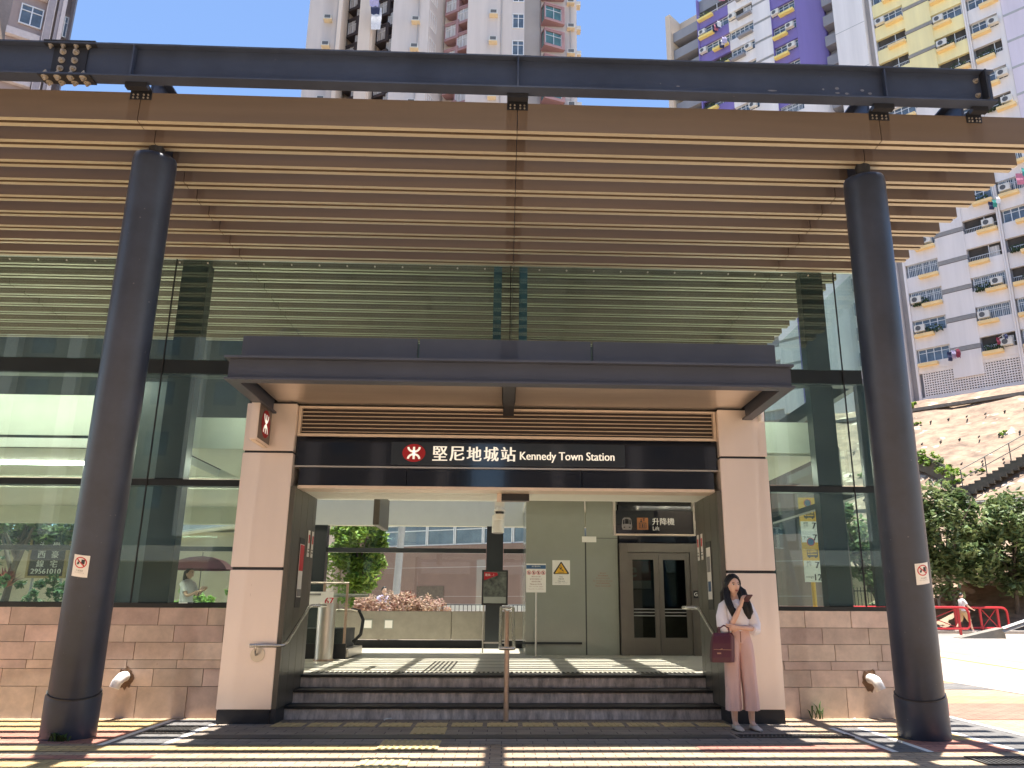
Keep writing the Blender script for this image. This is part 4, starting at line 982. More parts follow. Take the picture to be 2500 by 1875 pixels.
# --- white and purple estate block further along
TB = empty('apartment_block', EW(-3.3, 0, 18.4), 'tall white flats with purple bays and grey balconies at the far side', 'building', 'blocks of flats above the station', rz_e)
def X(s): return -(s-3.3)
NB, F2H = 20, 2.45
lb('wall', [(X(22.4), X(13.45), .32, 12, -1.5, 52), (X(8.4), X(6.8), 2.2, 12, -1.5, 52), (X(13.44), X(8.41), 2.4, 12, -1.5, 52)], 'tower_grey', TB)
PB = [(22.3, 18.6, 'tower_purple'), (18.45, 15.65, 'tower_white'), (13.4, 10.85, 'tower_purple')]
lmy = [ledge_mesh(1.9, 'ledge_yellow'), ledge_mesh(1.7, 'tower_grey'), ledge_mesh(1.6, 'ledge_yellow')]
wmp = [win_mesh(a-b, 1.15, n) for (a, b, m), n in zip(PB, (5, 5, 4))]
wb = {'tower_white': [], 'tower_purple': []}
for k in range(NB):
    zs = 2.6+k*F2H
    for i, (a, b, m) in enumerate(PB):
        mm = m if k >= 13 or m == 'tower_white' else 'tower_white'
        wb[mm].append((X(a+.08), X(b-.08), 0, .318, zs-F2H+1.15, zs-.001))
        if k > 8: estate_win(TB, wmp[i], X(a), zs, a-b, rr, lmy[i], pl=.12, bars=.1, lw=(1.9, 1.7, 1.6)[i])
    wb['tower_white'].append((X(15.56), X(13.5), -.05, .318, zs-F2H+.6, zs+.3))
for m, bx in wb.items(): lb('wall', bx, m, TB)
lb('service_pipes', [(X(15.55), X(13.5), -.04, .0, 2.6+k*F2H+.33+j*.09, 2.6+k*F2H+.38+j*.09) for k in range(NB) for j in range(3)], 'pipe_grey', TB)
lb('pier', [(X(22.5), X(22.31), -.12, .3, -1.5, 52), (X(13.49), X(13.41), -.1, .3, -1.5, 52)], 'tower_purple', TB)
def angled(z0, z1, m): 
    g = MB(); g.add([(X(10.8), 0, z0), (X(8.42), 1.7, z0), (X(8.42), 2.3, z0), (X(10.8), 2.3, z0), (X(10.8), 0, z1), (X(8.42), 1.7, z1), (X(8.42), 2.3, z1), (X(10.8), 2.3, z1)], [(0,3,2,1),(4,5,6,7),(0,1,5,4),(1,2,6,5),(2,3,7,6),(3,0,4,7)])
    g.build('angled_wall', MT[m], TB, local=True)
angled(-1.5, 35.5, 'tower_white'); angled(35.501, 52, 'tower_purple')
lb('balcony', [(X(8.38), X(6.82), 1.0, 2.19, 2.6+k*F2H-.75, 2.6+k*F2H+.45) for k in range(NB)], 'tower_grey', TB)
lb('balcony', [(X(26), X(22.55), .2+.0, 1.6, 2.6+k*F2H-.9, 2.6+k*F2H+.35) for k in range(NB)], 'tower_grey', TB)
lb('balcony_back', [(X(26), X(22.55), 1.9, 6, -1.5, 52)], 'tower_tan', TB)
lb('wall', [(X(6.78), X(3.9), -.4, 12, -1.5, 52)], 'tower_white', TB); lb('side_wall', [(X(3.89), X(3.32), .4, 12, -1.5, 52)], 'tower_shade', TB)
lb('wall_groove', [(X(6.78), X(3.9), -.412, -.4005, 4+k*4.9, 4.06+k*4.9) for k in range(10)], 'pipe_grey', TB)
lb('end_fin', [(X(26.7), X(26.05), -.3, 8, -1.5, 52)], 'tower_tan', TB)
lb('slab_edge', [(X(27.2), X(26.72), .5, 4, 2.6+k*F2H-.15, 2.6+k*F2H+.05) for k in range(NB)], 'ledge_orange', TB)
# laundry on poles
mat('cloth_mix', (.5, .2, .3), .9, 0, .1, 2, isl=.55)
LC = {}
for nm, c in (('cloth_white', (.75, .75, .78)), ('cloth_navy', (.04, .05, .12)), ('cloth_pink', (.62, .22, .32)), ('cloth_maroon', (.22, .03, .06)), ('cloth_teal', (.05, .32, .28)), ('cloth_lilac', (.45, .4, .6))): mat(nm, c, .9, 0, .15, 6)
def laundry(loc, rz, items, label, L=1.1):
    e = empty('laundry', loc, label, 'laundry', 'washing hung out of the flats', rz)
    g = MB(); g.tube([(0, 0, 0), (0, -L, .12)], .018, 6); g.build('pole', MT['pipe_grey'], e, local=True)
    for k, (c, w, h) in enumerate(items):
        y = -.15-(L-.25)*k/max(1, len(items)-1 or 1); g = MB(); n = 6; vs = []
        for i in range(n+1):
            for j in range(4):
                t = i/n; xx = (j/3-.5)*w*(1-.25*abs(t-.5)); vs.append((xx, y+.04*math.sin(t*7+k)+.03*math.sin(j*2.1), .05-t*h+.04*math.sin(j*3+k)))
        g.add(vs, [(i*4+j, i*4+j+1, (i+1)*4+j+1, (i+1)*4+j) for i in range(n) for j in range(3)], smooth=True)
        b = [(v[0], v[1]+.012, v[2]) for v in vs]; g.add(b, [(i*4+j, (i+1)*4+j, (i+1)*4+j+1, i*4+j+1) for i in range(n) for j in range(3)], smooth=True)
        g.build('garment', MT[c], e, local=True)
def on_wall(a, z): return EW(a, -.45, z)
laundry(on_wall(-.55, 21.9), rz_e+1.1, [('cloth_navy', .5, .8), ('cloth_lilac', .5, .7), ('cloth_maroon', .5, .75)], 'navy, lilac and maroon washing on the lowest storey of the white flats')
laundry(on_wall(3.2, 22.3), rz_e+.9, [('cloth_maroon', .4, .6), ('cloth_navy', .3, .4)], 'maroon washing below a white grille on the white flats')
laundry(on_wall(4.2, 34.0), rz_e+.9, [('cloth_navy', .5, .7), ('cloth_teal', .4, .7), ('cloth_white', .4, .6)], 'navy and teal washing high on the white flats by the drain pipe')
laundry(on_wall(6.6, 35.7), rz_e+.7, [('cloth_pink', .7, 1.0), ('cloth_teal', .6, .7)], 'large pink and teal washing at the right edge of the picture')
laundry(EW(-20.2, -.45, 65.2), rz_e+1.2, [('cloth_navy', .6, .8), ('cloth_pink', .6, .8), ('cloth_navy', .6, .7), ('cloth_white', .6, .8)], 'row of dark and pink washing on the upper purple bay')
laundry(EW(-19.0, -.45, 69.0), rz_e+.8, [('cloth_pink', .8, 1.1), ('cloth_pink', .6, 1.0)], 'pink towel hanging from the purple bay above the dark washing')
laundry(EW(-19.4, -.45, 62.6), rz_e+.9, [('cloth_navy', .6, .8), ('cloth_white', .5, .7), ('cloth_lilac', .6, .8)], 'white and navy washing just above the steel beam')
# --- centre tower
TC = empty('apartment_tower', (-6, 60, 0), 'cream residential tower with brown and pink bay windows', 'building')
mat('ct_wall', (.60, .53, .49), .8, 0, .10, .5, stretch=(1.6, 1.6, .12))
mat('ct_warm', (.66, .55, .46), .8, 0, .10, .5, stretch=(1.6, 1.6, .12))
mat('ct_brown', (.055, .042, .045), .6); mat('ct_pink', (.40, .235, .235), .8, 0, .08, .5); mat('ct_bluegl', (.09, .14, .24), .12, 0, .4, .9, spec=.8); mat('ct_green', (.08, .17, .16), .12, 0, .4, .9, spec=.8)
def cx(u): return -18.0+(u-757)*.0365+6
def cb(name, m, *bx): return lb(name, bx, m, TC)
H0, H1 = -1, 62
cb('wall', 'ct_wall', (cx(757), cx(838), 0, 8, H0, H1), (cx(965), cx(1051), -1.2, 8, H0, H1), (cx(1322), cx(1412), 2.0, 9, H0, H1))
cb('wall', 'ct_wall', (cx(1143), cx(1278), -1.4, 8, H0, H1))
cb('fin', 'ct_warm', (cx(838), cx(847), -1.6, 8, H0, H1), (cx(886), cx(914), -1.2, 8, H0, H1), (cx(914), cx(918), -1.0, 8, H0, H1))
cb('recess_wall', 'ct_warm', (cx(848), cx(885), 1.3, 8, H0, H1), (cx(919), cx(964), 1.3, 8, H0, H1), (cx(1083), cx(1142), 1.2, 8, H0, H1))
g = MB(); g.add([(cx(1051)+.01, -1.2, H0), (cx(1082), 1.4, H0), (cx(1082), 4, H0), (cx(1051)+.01, 4, H0), (cx(1051)+.01, -1.2, H1), (cx(1082), 1.4, H1), (cx(1082), 4, H1), (cx(1051)+.01, 4, H1)], [(0,3,2,1),(4,5,6,7),(0,1,5,4),(1,2,6,5),(2,3,7,6),(3,0,4,7)]); g.build('angled_wall', MT['ct_wall'], TC, local=True)
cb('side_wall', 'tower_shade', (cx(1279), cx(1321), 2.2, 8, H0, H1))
FC = 2.75
def oriel(w, d, h, m, gm):
    a = MB(); a.box(0, w, 0, d, 0, .12); a.box(0, w, 0, d, h-.12, h); a.box(w-.12, w, 0, d, .12, h-.12); a.box(0, .1, .06, .16, .12, h-.12); a.box(w-.3, w-.12, .02, .2, .12, h-.12); a.box(0, .1, d-.12, d, .12, h-.12)
    a.box(.1, w-.3, .04, .1, .12, .3); a.box(.1, w-.3, .04, .1, h-.3, h-.12)
    p = MB(); p.box(.1, w-.3, .12, .15, .3, h-.3); p.box(.05, .08, .16, d-.12, .12, h-.12)
    fr = MB()
    for x in (.1, .1+(w-.4)*.5, w-.35): fr.box(x, x+.05, .08, .119, .3, h-.3)
    fr.box(.15, w-.35, .085, .115, h*.62, h*.62+.05)
    return a.mesh('bay_window', MT[m]), p.mesh('pane', MT[gm]), fr.mesh('frame', MT['win_frame'])
OB, OP, OT = oriel(1.35, 1.1, 1.9, 'ct_brown', 'curtain'), oriel(1.5, 1.1, 1.85, 'ct_pink', 'curtain'), oriel(2.0, 1.0, 1.9, 'ct_pink', 'ct_green')
def bay(ms, x, y, z, rz, gm=None):
    o = put('bay_window', ms[0], TC, (x, y, z), rz); put('pane', ms[1], o, (0, 0, 0)); put('frame', ms[2], o, (0, 0, 0))
wct = win_mesh(1.15, 1.7, 3); wc2 = win_mesh(1.0, 1.5, 2)
for k in range(13, 22):
    z = k*FC
    if z > 58: break
    bay(OB, cx(846), .6, z+.3, R(-30)); bay(OB, cx(868), .2, z+1.6, R(-30)); bay(OB, cx(918), .5, z-.4, R(-30)); bay(OB, cx(944), .1, z+1.0, R(-30))
    bay(OP, cx(1083), .6, z+.2, R(-30)); bay(OP, cx(1113), .0, z+1.5, R(-30)); bay(OT, cx(1330), 1.0, z+.6, R(20))
    for (x, y, zz, rz) in ((cx(797), 0, z+1.4, 0), (cx(1012), -1.2, z+.5, 0), (cx(1196), -1.4, z+1.3, 0), (cx(1388), 2.0, z+.2, 0)): put('air_conditioner', WAC, TC, (x, y, zz), rz)
    put('air_conditioner', WAC, TC, (cx(1412)-.01, 3.0, z+1.2), R(90))
    o = put('window', wc2[0], TC, (cx(1250), -1.46, z+.2)); p = put('pane', wc2[1], o, (0, 0, 0))
    d = math.atan2(2.6, cx(1082)-cx(1051)); o = put('window', wct[0], TC, (cx(1053), -1.1, z+.4), d); put('pane', wct[1], o, (0, 0, 0))
g = MB()
for u, y in ((827, -.08), (1026, -1.28), (1224, -1.48), (1396, 1.92)): g.cyl((cx(u), y, H0), (cx(u), y, H1), .05, n=6)
g.build('drain_pipe', MT['tower_shade'], TC, local=True)
laundry((cx(928)-6, 58.6, 51.2), 0, [('cloth_white', .9, 2.2), ('cloth_navy', .8, 1.2), ('cloth_lilac', .8, 1.0)], 'white sheet and blue clothes on a pole from the cream tower', 1.6)
# --- left tower
TL = empty('apartment_tower', (-26.9, 39.3, 0), 'pinkish grey tower with dark square windows at the upper left corner', 'building', None, R(32))
mat('lt_wall', (.34, .27, .25), .8, 0, .1, .5); mat('lt_fin', (.30, .27, .29), .7); mat('lt_pale', (.5, .45, .45), .7)
def tl(name, m, *bx): return lb(name, bx, m, TL)
tl('wall', 'lt_wall', (-1.38, 1.5, .3, 10, -1, 46))
tl('fin', 'lt_fin', (.30, .62, -.15, .3, -1, 46), (.78, .95, -.1, .3, -1, 46)); tl('fin', 'lt_pale', (.62, .66, -.18, .3, -1, 46), (.96, 1.16, -.2, .3, -1, 46), (.26, .299, -.17, .3, -1, 46)); tl('corner', 'ct_brown', (1.40, 1.55, -.1, 10, -1, 46))
wl = win_mesh(1.1, 1.3, 2); wl2 = win_mesh(.22, 1.4, 1)
mat('lt_frame', (.05, .06, .07), .4)
for k in range(15):
    z = 1+k*2.9
    tl('spandrel', 'lt_pale', (-1.4, .2, .0, .299, z-1.0, z-.55))
    for (x, ms, w) in ((-.95, wl, 1), (1.17, wl2, 0)):
        o = put('window', ms[0], TL, (x, .2, z)); o.data = ms[0]; put('pane', ms[1], o, (0, 0, 0))
T2 = empty('braced_tower', (-29.7, 40.6, 0), 'tan tower with diagonal braces at the far left edge of the picture', 'building', None, R(38))
g = MB(); g.box(-6, 1.6, 1.4, 4, -1, 46); g.build('glass_core', MT['tower_tan'], T2, local=True)
g = MB(); g.box(-5, 1.9, 1.35, 1.39, 2, 45); g.build('glazing', MT['lt_pale'], T2, local=True)
def brace(x0, z0, x1, z1, w, y=0, name='brace', m='tower_tan'):
    g = MB(); d = Vector((x1-x0, 0, z1-z0)).normalized(); n = Vector((-d.z, 0, d.x))*w
    g.obox(((x0+x1)/2, y+.4, (z0+z1)/2), Vector((x1-x0, 0, z1-z0)), n, (0, .8, 0)); g.build(name, MT[m], T2, local=True)
for k in range(5):
    z = 6+k*8.0
    brace(-1.6, z+8, .4, z, .75); brace(2.4, z+8, .6, z, .4, .1); brace(1.2, z+8, 2.6, z, .5, .5)
g = MB(); g.box(-1.9, -1.2, .2, 1.3, -1, 46); g.box(1.3, 1.75, .2, 1.3, -1, 46); g.build('corner_pier', MT['tower_tan'], T2, local=True)
# ------------------------------------------------------------------ foliage
def leaf_mat(name, c1, c2, isl=.35):
    m = mat(name, c1, .55, 0, .1, 1.2, col2=c2, isl=isl); n = m.node_tree.nodes; l = m.node_tree.links; b = n['Principled BSDF']
    t = n.new('ShaderNodeBsdfTranslucent'); x = n.new('ShaderNodeMixShader'); x.inputs[0].default_value = .35; o = n['Material Output']
    src = b.inputs['Base Color'].links[0].from_socket; l.new(src, t.inputs[0])
    l.new(b.outputs[0], x.inputs[1]); l.new(t.outputs[0], x.inputs[2]); l.new(x.outputs[0], o.inputs[0]); return m
leaf_mat('leaf_green', (.10, .155, .06), (.24, .30, .12), .5); leaf_mat('leaf_bright', (.13, .26, .03), (.32, .44, .08)); leaf_mat('leaf_hedge', (.04, .10, .035), (.09, .17, .05))
leaf_mat('leaf_pink', (.42, .22, .18), (.55, .42, .30), .45); leaf_mat('leaf_red', (.22, .03, .04), (.40, .10, .07), .4)
mat('bark', (.13, .10, .075), .9, 0, .3, 8, .4, 40)
def crown(c, r, n, sz, seed, m, name='crown', parent=None, clumps=40, flat=.0):
    rr = random.Random(seed); mb = MB(); cl = []
    for i in range(clumps):
        while True:
            p = Vector((rr.uniform(-1, 1), rr.uniform(-1, 1), rr.uniform(-1, 1)))
            if .25 < p.length < 1: break
        cl.append((Vector((c[0]+p.x*r[0], c[1]+p.y*r[1], c[2]+p.z*r[2])), rr.uniform(.14, .30)*min(r)*1.2))
    for i in range(n):
        q, s = cl[rr.randrange(clumps)]; v = Vector((rr.gauss(0, 1), rr.gauss(0, 1), rr.gauss(0, .75)))
        v = v.normalized()*s*rr.uniform(.55, 1.12); p = q+v
        u = Vector((rr.gauss(0, 1), rr.gauss(0, 1), rr.gauss(0, .5)-.25)).normalized(); w = u.cross(Vector((rr.gauss(0, .5), rr.gauss(0, .5), 1))).normalized(); k = sz*rr.uniform(.6, 1.25); nn = u.cross(w)*k*.16
        mb.add([p-u*k, p-u*k*.1+w*k*.48+nn, p+u*k, p-u*k*.1-w*k*.48+nn], [(0, 1, 2), (0, 2, 3)])
    o = mb.build(name, MT[m], parent); return o
def tree(base, top, c, r, n, sz, seed, m, label, clumps=45, group='trees around the station'):
    e = empty('tree', base, label, 'tree', group); b = Vector(base); cc = Vector(c)
    crown(c, r, n, sz, seed, m, 'crown', e, clumps)
    rr = random.Random(seed+1); g = MB(); h = cc.z-b.z; tr = max(.06, .035*h)
    fork = b+(cc-b)*.55
    g.tube([b, b+(fork-b)*.5+Vector((.04*h*.3, 0, 0)), fork, cc+Vector((0, 0, r[2]*.3))], [tr, tr*.8, tr*.65, tr*.2], 9)
    for i in range(6):
        a = i*1.05+rr.uniform(-.3, .3); q = cc+Vector((math.cos(a)*r[0]*.7, math.sin(a)*r[1]*.7, rr.uniform(-.3, .6)*r[2])); mid = fork*.5+q*.5+Vector((0, 0, .1*h))
        g.tube([fork+Vector((0, 0, rr.uniform(-.1, .25)*h)), mid, q], [tr*.5, tr*.3, tr*.1], 6)
    g.build('trunk', MT['bark'], e); return e
tree((21.3, 38.2, .3), 0, (20.9, 38.2, 4.7), (2.4, 2.0, 2.7), 7000, .20, 1, 'leaf_green', 'bushy green tree beside the right steel column', 80)
tree((24.3, 38.6, .3), 0, (24.9, 38.8, 4.3), (2.9, 2.0, 2.3), 7800, .20, 2, 'leaf_green', 'spreading green tree behind the walking man at the right edge', 85)
tree((19.2, 40.5, .3), 0, (17.5, 40.5, 4.3), (2.4, 1.8, 2.3), 3000, .21, 21, 'leaf_green', 'green tree seen through the right end glazing', 40)
tree((-4.25, 24.2, .3), 0, (-4.35, 24.2, 2.95), (.80, .8, 1.45), 9000, .085, 3, 'leaf_bright', 'bright sunlit leafy tree behind the rear glass of the hall', 110)
tree((-13.85, 23.2, .3), 0, (-13.3, 23.2, 3.9), (2.2, 1.4, .95), 3600, .12, 4, 'leaf_green', 'broad green tree by the black phone number board', 45)
tree((-10.9, 23.8, .3), 0, (-10.9, 23.8, 3.5), (.95, 1.0, 1.0), 1800, .10, 5, 'leaf_green', 'slim green tree seen just left of the left doorway pillar', 30)
tree((-16.5, 26, .3), 0, (-16.5, 26, 4.0), (2.2, 1.4, 1.6), 2600, .14, 6, 'leaf_hedge', 'dark green tree at the far left behind the glass', 35)
def shrub(name, c, r, n, sz, seed, m, label, clumps=30, cat='shrub', group='planting behind the hall'):
    return tag(crown(c, r, n, sz, seed, m, name, None, clumps), label, cat, group)
shrub('shrub', (-2.55, 20.4, 1.28), (1.2, .5, .36), 6500, .045, 7, 'leaf_pink', 'pinkish leafy shrub bed above the concrete parapet', 260)
shrub('hedge', (-12.0, 21.0, 1.45), (3.4, .5, .55), 4200, .075, 8, 'leaf_hedge', 'clipped green hedge behind the left glazing', 60, 'hedge')
shrub('hedge', (-7.6, 20.8, 1.3), (1.6, .4, .5), 1800, .07, 9, 'leaf_bright', 'light green bush behind the woman under the umbrella', 30, 'hedge')
def spiky(c, n, L, seed, label, m='leaf_red'):
    rr = random.Random(seed); mb = MB()
    for i in range(n):
        a = rr.uniform(0, 6.28); el = rr.uniform(.3, 1.4); d = Vector((math.cos(a)*math.cos(el), math.sin(a)*math.cos(el), math.sin(el))); s = Vector((-math.sin(a), math.cos(a), 0))*L*.07; p = Vector(c); q = p+d*L*.55*rr.uniform(.7, 1); t = p+d*L*rr.uniform(.8, 1.1)-Vector((0, 0, L*.15))
        mb.add([p-s*.5, p+s*.5, q+s, q-s, t], [(0, 1, 2, 3), (3, 2, 4)])
    return tag(mb.build('red_leaved_plant', MT[m]), label, 'plant', 'red leaved plants behind the hall')
spiky((-2.35, 20.6, 1.42), 46, .36, 3, 'small red spiky plant standing in the pink shrub bed')
spiky((-13.0, 22.0, 1.75), 90, .62, 4, 'big red and cream spiky plant in front of the phone number board')
shrub('shrub', EW(-3.2, -5.0, 17.1), (1.5, .5, .55), 700, .16, 12, 'leaf_bright', 'light green bush at the top of the bare slope', 20, 'shrub', 'bushes on the slope')
def on_slope(a, b, dz=0): return Vector(EW(a, b, slope_z(b)+dz))
# terraces with creepers, stairs and railings on the slope
mat('terrace_dark', (.12, .11, .085), .9, 0, .3, 2)
SP = [(-3.0, -10.6), (-1.2, -11.3), (.3, -12.0), (1.7, -13.2), (2.6, -14.4)]
e = empty('slope_terrace', on_slope(-1, -11.2), 'curved masonry terrace wall topped with green creepers on the slope', 'retaining wall')
for (p, q) in zip(SP[:-1], SP[1:]):
    g = MB(); a = on_slope(*p); b = on_slope(*q); m_ = (a+b)/2; g.obox(m_+Vector((-.35, -.35, .1)), (b-a)*1.02, Vector((EB[0], EB[1], 0))*.8, Vector((0, 0, 1.25))); g.build('wall', MT['terrace_dark'], e)
for k in range(9):
    t = k/8*3.999; i = int(t); f = t-i; p = (SP[i][0]*(1-f)+SP[i+1][0]*f, SP[i][1]*(1-f)+SP[i+1][1]*f); q = on_slope(*p)+Vector((-.5, -.5, .65))
    crown(q, (.75, .5, .5), 260, .13, 60+k, 'leaf_bright' if k % 3 else 'leaf_green', 'creeper', e, 12)
mat('stair_concrete', (.22, .2, .17), .9, 0, .2, 3)
e = empty('slope_stairs', on_slope(3.2, -15), 'dark concrete steps climbing the slope to the right', 'stairs')
for k in range(26):
    a, b = 2.8+k*.30, -15.6+k*.26; p = on_slope(a, b); g = MB(); g.obox(p+Vector((-.2, -.2, .05)), (1.1*EA[0], 1.1*EA[1], 0), (.5*EB[0], .5*EB[1], 0), (0, 0, .28)); g.build('step', MT['terrace_dark'], e)
mat('rail_green', (.10, .12, .11), .6)
def rail_run(pts, h, label, m='pipe_grey', group='railings on the slope'):
    e = empty('slope_railing', pts[0], label, 'railing', group); P2 = [Vector(p) for p in pts]
    for hh in (h, h*.5): g = MB(); g.tube([p+Vector((0, 0, hh)) for p in P2], .028, 6); g.build('bar', MT[m], e)
    for p in P2: g = MB(); g.cyl(p, p+Vector((0, 0, h)), .032, n=6); g.build('post', MT[m], e)
rail_run([on_slope(3.4+k*1.2, -15.3+k*1.04, .25)+Vector((-.6, -.6, .2)) for k in range(7)], 1.1, 'thin metal railing beside the slope steps', 'rail_green')
rail_run([on_slope(2.2+k*1.1, -19.2, .5) for k in range(6)], 1.2, 'grey pipe railing across the lower slope above the trees')
g = MB(); p = on_slope(2.3, -18); g.cyl(p, p+Vector((-.1, 0, 2.6)), .05, n=8); g.build('x', MT['ac_body']) if False else tag(g.build('pole', MT['ac_body']), 'pale pole standing on the slope beside the dark steps', 'pole')
for k in range(5):
    crown(on_slope(2.2+.3*k, -20.2+k*.9, .4), (.5, .4, .5), 200, .13, 90+k, 'leaf_bright', 'x', None, 10) if False else None
for k, (a, b, lab) in enumerate(((-4, -12.5, 'small green tuft on the bare slope above the terrace'), (4.5, -9.5, 'green tuft high on the bare slope to the right'), (-1.5, -7.2, 'thin green tuft below the bush at the slope top'), (3.6, -13.2, 'leafy tuft beside the dark slope steps'))):
    shrub('weed', on_slope(a, b, .15), (.45, .3, .22), 160, .10, 40+k, 'leaf_bright', lab, 9, 'weed', 'bushes on the slope')
shrub('creeper', on_slope(1.5, -20, .2), (.9, .6, 1.4), 900, .13, 31, 'leaf_bright', 'yellow green creepers hanging below the slope steps', 25, 'creeper', 'bushes on the slope')
g = MB()
for i in range(26):
    for b in (-23, -20.5, -15, -12.3, -9.6, -7.0):
        a = -10+i*1.25+(.6 if int(b) % 2 else 0); q = on_slope(a, b, .12); g.cyl(q+Vector((-.12, -.12, -.05)), q+Vector((.1, .1, .08)), .055, n=7)
tag(g.build('slope_drain_holes', MT['dark_void']), kind='structure')
g = MB()
for b in (-5.2, -16.2):
    for i in range(40):
        a = on_slope(-14+i, b, .16); c = on_slope(-13+i, b, .16); g.obox((a+c)/2, (c-a)*1.02, Vector((EB[0], EB[1], 0))*.4, (0, 0, .25))
tag(g.build('slope_channel', MT['stair_concrete']), kind='structure')
# far things by the road: shelter roof, fence, red railings, barrier
SH = empty('walkway_shelter', (24, 41, .3), 'pale flat roofed walkway shelter behind the trees', 'shelter')
g = MB(); g.box(21.2, 34, 40.6, 42.2, 2.62, 2.95); g.build('roof_slab', MT['tower_tan'], SH, bevel=.02)
for x in (22.2, 25.2, 28.6):
    g = MB(); g.tube([(x, 41.4, .3), (x, 41.4, 1.8), (x-.5, 41.3, 2.6)], .07, 8); g.tube([(x, 41.4, 1.8), (x+.5, 41.3, 2.6)], .06, 8); g.build('post', MT['pipe_grey'], SH)
mat('wall_cream', (.62, .52, .36), .85, 0, .12, .8)
g = MB(); g.box(17, 40, 44.2, 44.5, .25, 3.1); tag(g.build('garden_wall', MT['wall_cream']), 'sunlit cream garden wall behind the black fence', 'wall')
FN = empty('iron_fence', (24, 43, .3), 'black iron bar fence behind the red railing', 'fence')
g = MB(); g.box(18, 40, 42.98, 43.02, 2.2, 2.25); g.box(18, 40, 42.98, 43.02, .5, .55); g.build('rail', MT['steel_dark'], FN)
g = MB()
for k in range(120): x = 18+k*.18; g.box(x-.014, x+.014, 42.985, 43.015, .3, 2.42)
tag(g.build('bars', MT['steel_dark'], FN), kind='stuff')
shrub('hedge', (21, 42.2, .9), (4, .5, .65), 1600, .14, 14, 'leaf_green', 'low dark bushes between the red railing and the iron fence', 30, 'hedge', 'bushes on the slope')
shrub('hedge', (28, 42.2, 1.0), (4, .5, .75), 1400, .15, 15, 'leaf_green', 'dark bushes right of the walking man behind the railing', 30, 'hedge', 'bushes on the slope')
mat('rail_red', (.55, .03, .035), .4)
def red_rail(x0, x1, y, label, z=.4, split=None):
    e = empty('red_railing', ((x0+x1)/2, y, z), label, 'railing', 'red railings along the far kerb'); r = .05
    g = MB(); h = 1.0; pts = [(x0, y, z+h)]+[(x1-.22, y, z+h)]+[(x1-.22+.22*math.sin(a), y, z+h-.25+.25*math.cos(a)) for a in (.5, 1.0, 1.57)]+[(x1, y, z+.55)]+[(x1-.22+.22*math.sin(a), y, z+.45-.22+.0+.22*-math.cos(a)+.10) for a in (1.57, .9, .4)]+[(x1-.22, y, z+.12+.0), (x0, y, z+.12)]
    g.tube(pts, r, 8); g.build('frame', MT['rail_red'], e)
    for x in (x0+.1, (x0+x1)/2, x1-.45):
        g = MB(); g.box(x-.045, x+.045, y-.04, y+.04, z-.35, z+h); g.build('post', MT['rail_red'], e)
    a, b = (x0+x1)/2+.05, x1-.5
    g = MB(); g.tube([(a, y, z+.15), (b, y, z+.95)], .02, 6); g.tube([(a, y, z+.95), (b, y, z+.15)], .02, 6); g.build('cross_bar', MT['rail_red'], e)
red_rail(14.5, 20.0, 35.0, 'red tube railing with a rounded end in front of the walking man')
red_rail(20.2, 22.7, 36.6, 'red tube railing with crossed bars behind the walking man')
BR = empty('crash_barrier', (20.5, 32.6, .1), 'steel crash barrier ramped up from a concrete plinth', 'barrier')
g = MB(); g.add([(18.1, 32.4, .10), (19.9, 32.4, .10), (19.9, 33, .10), (18.1, 33, .10), (18.1, 32.4, .24), (19.9, 32.4, .62), (19.9, 33, .62), (18.1, 33, .24)], [(0,3,2,1),(4,5,6,7),(0,1,5,4),(1,2,6,5),(2,3,7,6),(3,0,4,7)]); g.build('plinth', MT['stair_concrete'], BR)
g = MB()
for dz in (0, .13): g.add([(19.75, 32.3, .42+dz), (21.3, 32.3, .90+dz), (26, 32.3, .90+dz), (26, 32.36, 1.0+dz), (21.3, 32.36, 1.0+dz), (19.75, 32.36, .52+dz), (19.75, 32.2, .46+dz), (21.3, 32.2, .95+dz), (26, 32.2, .95+dz)], [(0, 1, 7, 6), (1, 2, 8, 7), (6, 7, 4, 5), (7, 8, 3, 4)])
g.build('beam', MT['pipe_grey'], BR)
for x in (21.2, 22.8, 24.4): g = MB(); g.box(x-.06, x+.06, 32.4, 32.5, .0, .95); g.build('post', MT['pipe_grey'], BR)
# ------------------------------------------------------------------ behind the hall
mat('brick_tile', (.235, .155, .125), .85, 0, .10, 1.2)
BB = empty('brown_building', (-.86, 40, .2), 'brown tiled building with a long strip of windows behind the hall', 'building', None, R(-28))
def bb(name, m, *bx): return lb(name, bx, m, BB)
bb('wall', 'brick_tile', (-8.6, 16, 0, 8, -.5, 4.1), (-8.6, 16, 0, 8, 5.2, 9), (-8.6, -6.9, .0, 8, 4.101, 5.199)); bb('wall_back', 'dark_wall', (-6.9, 16, 1.2, 8, 4.11, 5.19))
bb('tile_joint', 'tower_shade', (-8.6, 16, -.012, -.001, 3.0, 3.02), (-8.6, 16, -.012, -.001, 1.6, 1.615))
bb('door', 'bark', (-4.0, -2.4, -.03, -.001, .2, 2.1))
wq = win_mesh(1.62, 1.09, 1)
for k in range(9):
    o = put('window', wq[0], BB, (-6.85+k*1.65, .05, 4.105)); put('pane', wq[1], o, (0, 0, 0))
mat('curtain_yellow', (.42, .33, .08), .9, 0, .4, 2, stretch=(5, 1, .3))
for k in (3, 4, 5): bb('curtain', 'curtain_yellow', (-6.8+k*1.65, -5.25+k*1.65, .14, .18, 4.15, 5.15))
LP = empty('lamp_post', (-3.65, 28, .2), 'thick grey lamp post in front of the brown building', 'lamp post')
g = MB(); g.tube([(-3.66, 28, .2), (-3.62, 28, 1.9), (-3.44, 28, 6.5)], [.16, .13, .10], 12); g.build('shaft', MT['pipe_grey'], LP)
